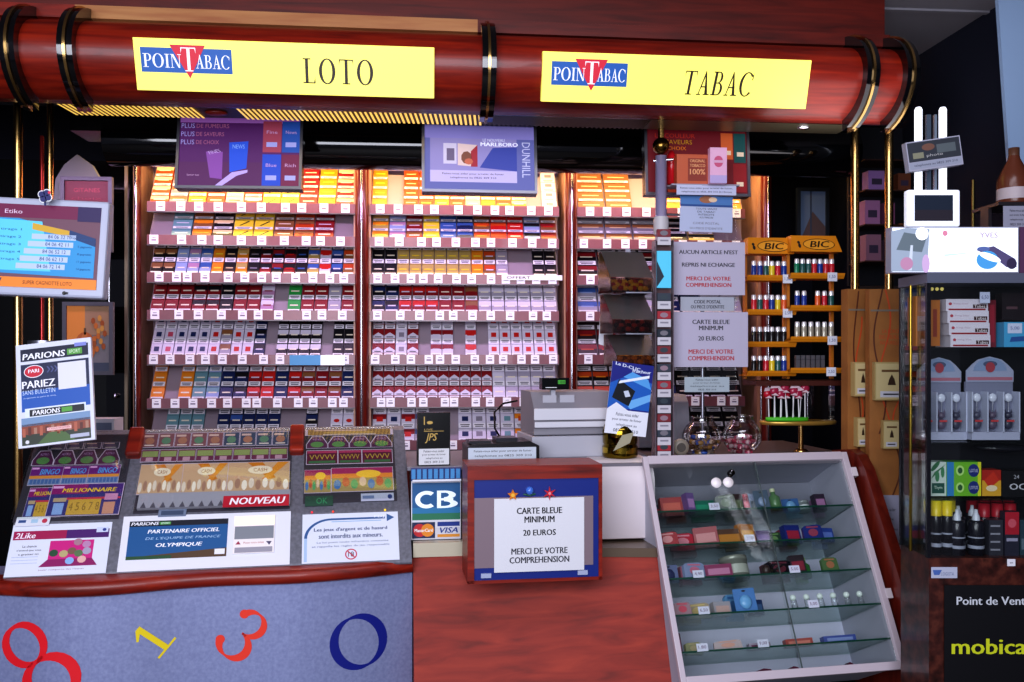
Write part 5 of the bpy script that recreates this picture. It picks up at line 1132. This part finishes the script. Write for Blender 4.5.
# ================================================================ VITRINE RIGHT
VM = fz(929, 2.75, 0, 0); 
kk = 2.75/F
vb = thing('vitrine', VM, 'glass vitrine on a brown marbled base at the right edge', 'vitrine')
VW = .62; VD = .20
g = MB(); g.box(0, VW, 0, VD, 0, .98, MARB); g.build('marbled_base', vb)
ztop = CZ-(283-HY)*kk
DK = mat('#16161c', .25)
g = MB()
for x in (0, ): g.box(x-.006, x+.006, 0, .012, .98, ztop, DK); g.box(-.006, .006, VD-.012, VD, .98, ztop, DK)
g.box(-.006, VW, VD-.006, VD, .98, ztop, mat('#0c0e16', .4)); g.build('dark_frame', vb)
g = MB(); g.box(-.002, .002, .012, VD-.012, .98, ztop, GLASS); g.box(.0, VW, .0, .003, .98, ztop, GLASS); g.build('glass_pane', vb)
g = MB(); g.tube([(-.012, .10, .98), (-.012, .10, ztop)], .005, mat('#8c7830', .2, .9), 8); g.build('gold_edge', vb)
g = MB(); g.box(-.008, VW, -.005, VD, ztop-.0, ztop+.03, mat('#5c6070', .3)); g.build('top_plate', vb)
vz = lambda py, y=.06: CZ-(py-HY)*(2.75+y)/F
SH = [vz(348), vz(441), vz(497)]
for z in SH:
    g = MB(); g.box(.004, VW, .02, VD-.01, z-.005, z-.0005, GREENG); g.build('glass_shelf', vb)
def vx(px, y):
    t_ = (px-512)/F; return t_*(2.75+y)-(929-512)/F*2.75
# sticker and black sign
def fl(px0, px1, py0, py1, y, name, lab, cat, draw, base, th=.002): 
    k_ = (2.75+y)/F
    return flat(VM @ T(vx((px0+px1)/2, y), y-th, CZ-(py1-HY)*k_), (px1-px0)*k_, (py1-py0)*k_, name, lab, cat, draw, base, th)
def mob(g):
    g.text('Point de Vente', .32, .84, .48, .085, C_('#c8ccd4'), -.0006, .01); g.text('mobicarte', .39, .37, .68, .16, C_('#c8d028'), -.0006, .012)
fl(944, 1098, 585, 682, -.003, 'black_sign', 'black sign with white Point de Vente and yellow-green mobicarte lettering', 'sign', mob, '#0a0a10')
fl(931, 957, 567, 578, -.003, 'base_sticker', 'white and blue sticker on the marbled base', 'sticker', lambda g: (g.poly([(.1, .3), (.3, .3), (.4, .75), (.05, .75)], C_('#4c68a8'), -.0005), g.text('LOGISTA', .62, .4, .5, .3, C_('#7c84a0'), -.0005)), '#b4b8cc')
fl(1007, 1015, 559, 566, -.003, 'base_sticker', 'tiny white square sticker at the top edge of the marbled base', 'sticker', lambda g: g.rect(.3, .4, .7, .6, C_('#a8a8b0'), -.0005), '#e0e0e8')
def item(px0, px1, py0, py1, y, d, name, lab, cat, fn, base, grp=None):
    y *= .55; d = min(d, .18-y)
    k_ = (2.75+y)/F; w = (px1-px0)*k_; h = (py1-py0)*k_; g = MB(); g.box(-w/2, w/2, 0, d, 0, h, mat(base, .4)); g.X = Matrix.Translation((-w/2, -.0005, 0)) @ Matrix.Diagonal((w, 1, h, 1)); fn(g); g.X = None
    return g.solo(name, VM @ T(vx((px0+px1)/2, y), y, CZ-(py1-HY)*k_), lab, cat, grp)
def tubes_(g): g.rect(.06, .06, .94, .2, C_('#8c1c28'), 0); g.rect(.64, .25, .96, .55, C_('#38181c'), -.0003); g.text('OCB' if False else 'Tubes', .8, .4, .26, .24, C_('#e8e0e4'), -.0006); g.ell(.1, .6, .04, .12, C_('#a83848'), -.0003); g.text('King Size', .35, .6, .34, .16, C_('#a8889c'), -.0003)
for i in range(4):
    item(946+1.5*i, 988+.8*i, 299+12.0*i, 311+12.0*i, .10, .10, 'cigarette_tube_box', 'white and red box of tubes, %s from top of the stack in vitrine' % ORD[i], 'box', tubes_, '#d4ccd8', 'stack of white and red boxes in the vitrine')
item(988, 996, 300, 347, .14, .12, 'red_box', 'dark red box standing right of the white stack in the vitrine', 'box', lambda g: g.rect(.2, .1, .8, .9, C_('#8c1c30'), 0), '#701828')
item(980, 990, 292, 303, .06, .002, 'price_card', 'white price card leaning on the top of the white box stack', 'price card', lambda g: g.text('6,50', .5, .5, .7, .4, C_('#4c5078'), 0), '#c0c4dc')
item(930, 940, 300, 346, .10, .06, 'cigar_pack', 'orange-brown upright pack left of the white stack in vitrine', 'box', lambda g: (g.rect(.3, .2, .7, .8, C_('#7c2c18'), 0)), '#a86424')
item(916, 930, 296, 346, .14, .06, 'cigar_pack', 'dull orange pack at the left glass of the vitrine', 'box', lambda g: (g.rect(.1, .3, .9, .6, C_('#8c7c7c'), 0)), '#98602c')
item(942, 952, 322, 334, .2, .06, 'small_carton', 'small white carton behind the stack of tube boxes', 'box', lambda g: g.rect(.2, .2, .8, .4, C_('#8c2838'), 0), '#c0b8c8')
item(1004, 1040, 322, 347, .08, .06, 'blue_box', 'light blue box with a dark blue picture at the right of the vitrine', 'box', lambda g: (g.rect(.1, .55, .5, .95, C_('#c0c4dc'), 0), g.poly([(.15, .2), (.7, .25), (.75, .45), (.2, .4)], C_('#285090'), 0), g.text('5,00', .3, .75, .25, .15, C_('#485088'), -.0004)), '#489cc8')
item(1002, 1024, 293, 320, .2, .04, 'dark_box', 'dark brown box behind the light blue box', 'box', lambda g: g.rect(.2, .4, .7, .5, C_('#5c4048'), 0), '#20161c')
for i in range(3):
    g = MB(); g.sph((0, 0, 0), .006, mat('#c8b868', .2, 0, .4), n=8); g.solo('small_bead', VM @ T(vx(932+5*i, .05), .05, vz(289, .05)), 'tiny shining bead under the vitrine top, %s of three' % ORD[i], 'bead', 'beads under the vitrine top')
# cat figure displays
for q, (pa, pb) in enumerate([(922, 967), (972, 1020)]):
    y = .05+.03*(1-q); k_ = (2.75+y)/F; w = (pb-pa)*k_/2; M = VM @ T(vx((pa+pb)/2, y), y, CZ-(440-HY)*k_)
    d = thing('key_ring_display', M, 'white arched counter display of small figures, %s one in the vitrine' % ['left', 'right'][q], 'display', 'white arched displays in the vitrine')
    g = MB(); g.box(-w, w, 0, .05, 0, .025, mat('#a8aac0', .4)); g.box(-w, w, .04, .05, 0, .18, mat('#7c7e94', .4)); 
    for x in (-w, -w*.36, w*.3, w*.96): g.box(x, x+.004, 0, .04, .02, .15, mat('#b8bcd0', .3))
    g.build('box', d)
    g = MB(); g.prism([(-w, .18), (w, .18), (w, .215), (w*.75, .235), (w*.5, .25), (0, .26), (-w*.5, .25), (-w*.75, .235), (-w, .215)][::1], .036, .04, mat('#9ca0b8', .4))
    g.prism([(w*.7*math.cos(a*PI/10), .215+.04*math.sin(a*PI/10)) for a in range(11)], .034, .036, mat('#8494b4', .4)); g.rect(-w*.95, .185, w*.95, .195, mat('#a86878'), .035); g.ell(0, .226, w*.2, .016, mat('#a03c48'), .033); g.ell(0, .236, w*.3, .01, mat('#4c5470'), .0335); g.build('header', d)
    for i in range(3):
        s = MB(); x = (-.66+.66*i)*w; c = ['#4c4c60', '#5c5064', '#38384c'][i]
        s.sph((0, 0, .022), .014, mat(c, .4), 1, .7, 1.2, 10); s.sph((0, 0, .05), .012, mat(c, .4), 1, .8, .9, 10)
        for sx in (-1, 1): s.add([(sx*.004, -.002, .057), (sx*.012, -.002, .057), (sx*.010, 0, .070), (sx*.008, .006, .057)], [(0, 1, 2), (1, 3, 2), (3, 0, 2)], mat(c, .4))
        s.rect(-.012, .03, .012, .036, mat('#b83c40'), -.013); s.sph((0, 0, .105), .014, mat('#c0c4d4', .2, 0, .1), 1, .5, 1, 8)
        s.tube([(0, 0, .06), (0, 0, .1)], .0015, STEEL, 6)
        s.solo('figure_keyring', M @ T(x, .02, .026), 'small cat-like figure, %s in the %s arched display' % (ORD[i], ['left', 'right'][q]), 'figure', 'figures in the %s arched display' % ['left', 'right'][q])
# third shelf
def leaf(g): g.rect(0, 0, 1, 1, C_('#b8c4bc'), 0); g.poly([(.1, .5), (.3, .6), (.95, .95), (.3, .7)], C_('#3c6c48'), -.0004); g.ell(.35, .88, .28, .08, C_('#2c6440'), -.0006, rot=.5); g.ell(.45, .58, .12, .16, C_('#3c7850'), -.0006); g.ell(.75, .7, .1, .16, C_('#3c7850'), -.0006); g.rect(.15, .08, .85, .38, C_('#184c40'), -.0006); g.text('Thym', .5, .24, .45, .12, C_('#c8d8c8'), -.001)
item(929, 947, 462, 496, .10, .05, 'herbal_box', 'white box with green leaves, left on the third shelf of vitrine', 'box', leaf, '#c0ccc8')
def grn(g): g.rect(0, 0, .2, 1, C_('#2878b0'), 0); g.rect(.2, 0, 1, 1, C_('#68a828'), -.0002); g.rect(.9, 0, 1, 1, C_('#c8c828'), -.0004); g.ell(.38, .5, .12, .3, C_('#a8d078'), -.0006); g.ell(.38, .5, .07, .18, C_('#2c5c30'), -.0008); g.ell(.78, .5, .16, .38, C_('#1c2c70'), -.0006); g.text('LOTUS', .78, .5, .24, .2, C_('#c8c8e0'), -.001)
for i in range(2): item(947, 981, 462+17*i, 479+17*i, .09, .05, 'tissue_box', 'green and blue box with a navy oval, %s of the stacked two' % ['upper', 'lower'][i], 'box', grn, '#4c9838', 'green boxes in the vitrine')
item(982, 1001, 470, 496, .10, .05, 'matches_box', 'red and yellow box right of the green boxes in vitrine', 'box', lambda g: (g.rect(0, 0, 1, .6, C_('#c8982c'), 0), g.poly([(.1, .6), (.4, .3), (.9, .6), (.6, .95)], C_('#b8301c'), -.0004), g.ell(.5, .3, .3, .12, C_('#d8c8a8'), -.0006)), '#a8281c')
item(1002, 1040, 471, 497, .12, .06, 'rolling_paper_carton', 'black carton reading OCB on the third vitrine shelf', 'box', lambda g: (g.text('24', .38, .78, .14, .15, C_('#a8a8b0'), 0), g.text('OCB', .5, .4, .6, .24, C_('#b8b8c0'), 0, .02)), '#101014')
item(912, 924, 450, 497, .22, .06, 'red_box', 'dim dark red box at the left back of the third vitrine shelf', 'box', lambda g: g.rect(.2, .3, .8, .7, C_('#401418'), 0), '#501c20')
g = MB(); g.lathe([(0, 0), (.03, .004), (.085, .012), (.10, .022), (0, .03)], mat('#1c1c24', .15), 24, X=Matrix.Diagonal((1, .5, 1, 1))); g.solo('black_dish', VM @ T(vx(1005, .12), .12, SH[1]-.045), 'black oval dish under the second vitrine shelf', 'dish')
# bottles on the vitrine floor
def vb_(px, y, h, r, c, cap, lab, grp, capc='#d8c020', nm='refill_can', lines='#9ca0b0'):
    y = .012+y*.55
    o = thing(nm, VM @ T(vx(px, y), y, .981), lab, 'bottle', grp)
    g = MB(); g.lathe([(0, 0), (r, 0), (r, h*.7), (r*.8, h*.76), (0, h*.76)], mat(c, .25), 16); g.lathe([(r*1.01, h*.15), (r*1.01, h*.22)], mat(lines, .4), 16); g.lathe([(r*1.01, h*.38), (r*1.01, h*.41)], mat(lines, .4), 16); g.build('body', o)
    g = MB()
    if cap == 'cyl': g.lathe([(r*.98, h*.72), (r*.98, h), (0, h)], mat(capc, .35), 16)
    else: g.lathe([(r*.5, h*.74), (r*.45, h*.85), (r*.25, h*.92), (r*.2, h), (0, h)], mat(capc, .35), 14)
    g.build('cap', o)
for i, (px, y) in enumerate([(936, .06), (947, .06), (929, .16), (938, .20), (950, .2)]): vb_(px, y, .168, .0165, '#121218', 'cyl', 'black gas can with a yellow cap, %s in the vitrine' % ['front left', 'front right', 'behind at the glass', 'back middle', 'back right'][i], 'yellow-capped cans in the vitrine')
for i, (px, y) in enumerate([(957, .06), (976, .06), (958, .18), (972, .2)]): vb_(px, y, .14, .024, '#1c1c26', 'noz', 'black flask with a white nozzle, %s in the vitrine' % ['front left', 'front right', 'back left', 'back right'][i], 'white-nozzle flasks in the vitrine', '#c8ccd8', 'glue_flask')
for i, (px, y) in enumerate([(972, .28), (984, .28), (996, .28), (1008, .28), (984, .16), (997, .16), (1010, .16)]): vb_(px, y, .150, .018, '#2c1c24', 'cyl', 'dark bottle with a red cap, %s of the red-capped group' % ORD[i], 'red-capped bottles in the vitrine', '#a82030', 'lighter_fuel_bottle')
item(989, 1003, 520, 556, .06, .03, 'lighter_fluid_carton', 'dark grey carton right of the white-nozzle flasks', 'box', lambda g: [g.rect(.1, .15+.22*i, .8, .2+.22*i, C_('#8c8c98'), 0) for i in range(4)], '#34343e')
item(1005, 1019, 512, 557, .05, .03, 'lighter_fluid_carton', 'red-topped dark carton near the right end of vitrine', 'box', lambda g: (g.rect(0, .5, 1, 1, C_('#a81c30'), 0), g.ell(.5, .75, .3, .1, C_('#c85868'), -.0004), g.rect(.1, .35, .9, .42, C_('#9c98b0'), -.0004)), '#2c2c3c')
item(1020, 1034, 520, 557, .07, .03, 'lighter_fluid_carton', 'teal-grey carton cut by the right edge of the picture', 'box', lambda g: g.rect(.1, .2, .9, .5, C_('#60707c'), 0), '#2c4450')
# ---- light box and things above
lb = thing('light_box', VM @ T(vx(955, .0), .0, ztop+.031), 'bright white advertising light box with pictures on top of the vitrine', 'light box')
k_ = 2.75/F; w = 64*k_; h = 46*k_; HO = mat('#dfe6f4', .4, 0, .7)
g = MB(); g.box(-w, w, 0, .04, 0, h, mat('#8c8c9c', .3)); g.box(w+.003, w+.2, 0, .04, 0, h, mat('#5c3c58', .3)); g.build('housing', lb)
g = MB(); g.rect(-w+.004, .003, w-.004, h-.003, HO, -.001); g.X = Matrix.Translation((-w, -.0015, 0)) @ Matrix.Diagonal((2*w, 1, h, 1))
e = lambda c, s=.5: mat(c, .4, 0, s)
g.poly([(.0, .03), (.28, .03), (.3, .95), (.12, .98), (0, .9)], e('#8c98a8', .4), 0); g.poly([(.04, .5), (.24, .45), (.28, .8), (.1, .88)], e('#606c74', .3), -.0003); g.ell(.24, .85, .05, .14, e('#f0f0f4', .8), -.0006); g.poly([(.13, .05), (.16, .05), (.17, .6), (.15, .6)], e('#b0b8c4'), -.0006); g.ell(.12, .2, .05, .14, e('#a87c98', .4), -.0008); g.ell(.27, .2, .03, .2, e('#b89cc0', .4), -.0008)
g.poly([(.66, .5), (.8, .58), (.97, .3), (.98, .12), (.9, .12), (.82, .3)], e('#544c70', .3), -.0003); g.ell(.75, .28, .085, .2, e('#4890c8', .4), -.0006); g.ell(.77, .34, .05, .13, e('#e8f0f8', .8), -.0009, rot=.6); g.ell(.94, .2, .04, .12, e('#38304c', .2), -.0009); g.ell(.72, .52, .05, .05, e('#58689c', .3), -.0009)
g.text('YVES', .76, .82, .14, .12, e('#a898b0', .5), -.0006, .02); g.ell(.42, .86, .02, .06, e('#c07890', .5), -.0006); g.poly([(.4, .4), (.6, .44), (.6, .42), (.42, .36)], e('#a8c8e0', .8), -.0006); g.build('picture', lb)
ph = thing('phone_stand', VM @ T(vx(934, .0), -.0, ztop+.031+h+.001), 'white framed screen on twin bright tubes above the light box', 'screen stand')
g = MB(); w = 26.5*k_; hh = 37*k_; FW = mat('#e4e8f4', .4, 0, .35); b = 7*k_
g.box(-w, w, 0, .03, 0, hh, FW); g.build('screen_frame', ph, bevel=.006)
g = MB(); g.rect(-w+b, b*.8, w-b*1.1, hh-b*.8, mat('#28303e', .1), -.001); g.rect(-w+b, b*.8, w-b*1.1, hh*.45, mat('#343038', .15), -.0014); g.build('screen', ph)
TU = mat('#eef2fc', .3, 0, .9)
for x in (-.041, .034):
    g = MB(); g.lathe([(.0115, hh), (.0115, .36), (.008, .368), (0, .37)], TU, 14, x, .015); g.build('tube', ph)
g = MB(); g.box(-.018, -.004, .01, .02, hh, .345, mat('#708090', .2, .7)); g.box(.006, .014, .01, .02, hh, .345, mat('#a8b8c8', .2, .7)); g.build('chrome_strip', ph)
def tl(g): g.rect(.02, .3, .98, .96, C_('#30343c'), 0); g.rect(.02, .05, .98, .28, C_('#8c90a0'), 0); g.ell(.4, .75, .12, .12, C_('#6c4c40'), -.0003); g.rect(.1, .4, .3, .6, C_('#7c7c68'), -.0003); g.rect(.55, .5, .9, .8, C_('#545c60'), -.0003); g.text('photo', .5, .45, .3, .12, C_('#a8a8a8'), -.0006); g.text('telephonez au 0825 309 310', .5, .16, .8, .1, C_('#383c48'), -.0004)
flat(VM @ wf(vx(935, -.02), -.03, CZ-(170-HY)*k_, 0, 0, 0) @ Matrix.Rotation(math.radians(-8), 4, 'Y'), 54*k_, 29*k_, 'small_placard', 'tilted dark photo placard fixed across the twin white tubes', 'placard', tl, '#9c9cac', .028)
# bottle and note right of it
bt = thing('liquor_bottle', VM @ T(vx(1014, .1), .1, CZ-(205-HY)*2.85/F), 'brown bottle with a pale label above the light box, far right', 'bottle')
g = MB(); g.lathe([(0, 0), (.048, 0), (.05, .006), (.05, .075), (.04, .10), (.018, .145), (.014, .165)], mat('#5c3020', .25), 24); g.build('glass_body', bt)
g = MB(); g.lathe([(.0505, .015), (.0505, .05)], mat('#a89ca0', .6), 24); g.build('label', bt)
g = MB(); g.lathe([(.016, .15), (.016, .18), (0, .18)], mat('#583828', .4), 16); g.build('cap', bt)
g = MB(); g.box(-.1, .12, -.06, .10, -.01, 0, mat('#282428', .3)); g.box(-.1, -.09, .0, .05, CZ-0-CZ-.24, -.01, mat('#282428', .3)); g.solo('bottle_shelf', VM @ T(vx(1020, .1), .1, CZ-(205-HY)*2.85/F), 'small dark shelf carrying the brown bottle', 'shelf')
fl(1003, 1045, 206, 229, .02, 'paper_notice', 'small printed paper below the brown bottle at the right edge', 'notice', lambda g: [g.text(s, .35, .8-.2*i, .4, .1, INK2, -.0005) for i, s in enumerate(HELP)], '#8c8c9c')

# ================================================================ RIGHT BACKGROUND
frame_pic(796, 829, 188, 245, 4.7, 'blue-grey glass panel in a dark frame behind the lighter racks', lambda g: (g.rect(0, 0, 1, 1, mat('#5c6c88', .3, 0, .1), 0), g.rect(.4, 0, .46, 1, mat('#3c4860'), -.001), g.poly([(0, 0), (1, 0), (1, .3), (.5, .6)], mat('#5c4c50'), -.0006)), '#1c2430', cat='panel', name='window_panel')
wsh = thing('wall_shelf', fr(880, 262, 4.1), 'dark wall shelf with pinkish goods behind the right brass posts', 'shelf')
k5 = 4.1/F
g = MB(); g.box(-.10, .16, .1, .12, -.1, 140*k5, mat('#10121c')); g.build('back', wsh)
for z in (0, 36*k5, 70*k5, 100*k5):
    g = MB(); g.box(-.10, .16, -.06, .1, z-.006, z, mat('#3c241c', .4)); g.build('board', wsh)
for i, (x, z, w_, h_, c, cn_) in enumerate([(-.045, 0, .07, .12, '#8c6478', 'dusty rose'), (.05, 0, .06, .10, '#5c4860', 'dim purple'), (-.05, 36*k5, .07, .11, '#9c6c94', 'mauve'), (.03, 36*k5, .05, .1, '#7c4868', 'plum'), (-.03, 70*k5, .08, .09, '#9470a8', 'violet'), (.1, 70*k5, .06, .08, '#6c3c28', 'brown'), (.1, 0, .05, .17, '#b0682c', 'orange-brown')]):
    g = MB(); g.box(-w_/2, w_/2, 0, .06, 0, h_, mat(c, .4)); g.rect(-w_*.3, h_*.3, w_*.3, h_*.6, mat('#3c3048'), -.001)
    g.solo('boxed_goods', fr(880, 262, 4.1) @ T(x, -.03, z+.001), '%s box on the dark wall shelf behind the brass posts' % cn_, 'box', 'boxes on the dark wall shelf')
g = MB(); g.tube([(0, 0, 0), (0, 0, 1.3)], .006, mat('#6c5c30', .3, .8), 8); g.solo('gold_rod', fz(973, 3.6, 1.0), 'thin dull gold upright on the navy wall behind the vitrine', 'rod')
# ================================================================ LIGHT AND CAMERA
def area(loc, rot, sx, sy, e, col, name='lamp'):
    l = bpy.data.lights.new(name, 'AREA'); l.shape = 'RECTANGLE'; l.size = sx; l.size_y = sy; l.energy = e; l.color = col
    o = bpy.data.objects.new(name, l); COL.objects.link(o); o.location = loc; o.rotation_euler = [math.radians(a) for a in rot]; return o
xa, xb = UE[0][0], UE[2][1]
area(((xa+xb)/2, 4.42, 2.66), (22, 0, 0), xb-xa, .06, 25, (1, .66, .26), 'warm_shelf_tube')
area((-.4, 4.1, 2.475), (20, 0, 0), 3.2, .08, 14, (.9, .62, 1), 'lip_fill')  # added lilac fill to light the shelf lips, no real tube here
area((-.9, -1.2, 2.3), (74, 0, -8), 3.6, 2.0, 185, (.86, .88, 1), 'shop_window_light')
area((0.6, 1.6, 2.9), (10, 0, 0), 1.6, .5, 14, (.9, .88, 1), 'ceiling_panel')
area((1.5, 3.0, 2.35), (180, 0, 0), .5, .8, 2.5, (.95, .9, .95), 'ceiling_fill')  # added fill facing up to brighten the ceiling, no real lamp
w = bpy.data.worlds.new('world'); SC.world = w; w.use_nodes = True
w.node_tree.nodes['Background'].inputs[0].default_value = (.32, .33, .45, 1); w.node_tree.nodes['Background'].inputs[1].default_value = .35
c = bpy.data.cameras.new('camera'); co = bpy.data.objects.new('camera', c); COL.objects.link(co)
co.location = (0, 0, CZ); co.rotation_euler = (PI/2, 0, -YAW); c.sensor_width = 36; c.lens = F/1024*36; c.shift_y = 14/1024
SC.camera = co
SC.view_settings.view_transform = 'Standard'; SC.view_settings.look = 'Medium High Contrast'; SC.view_settings.exposure = 0
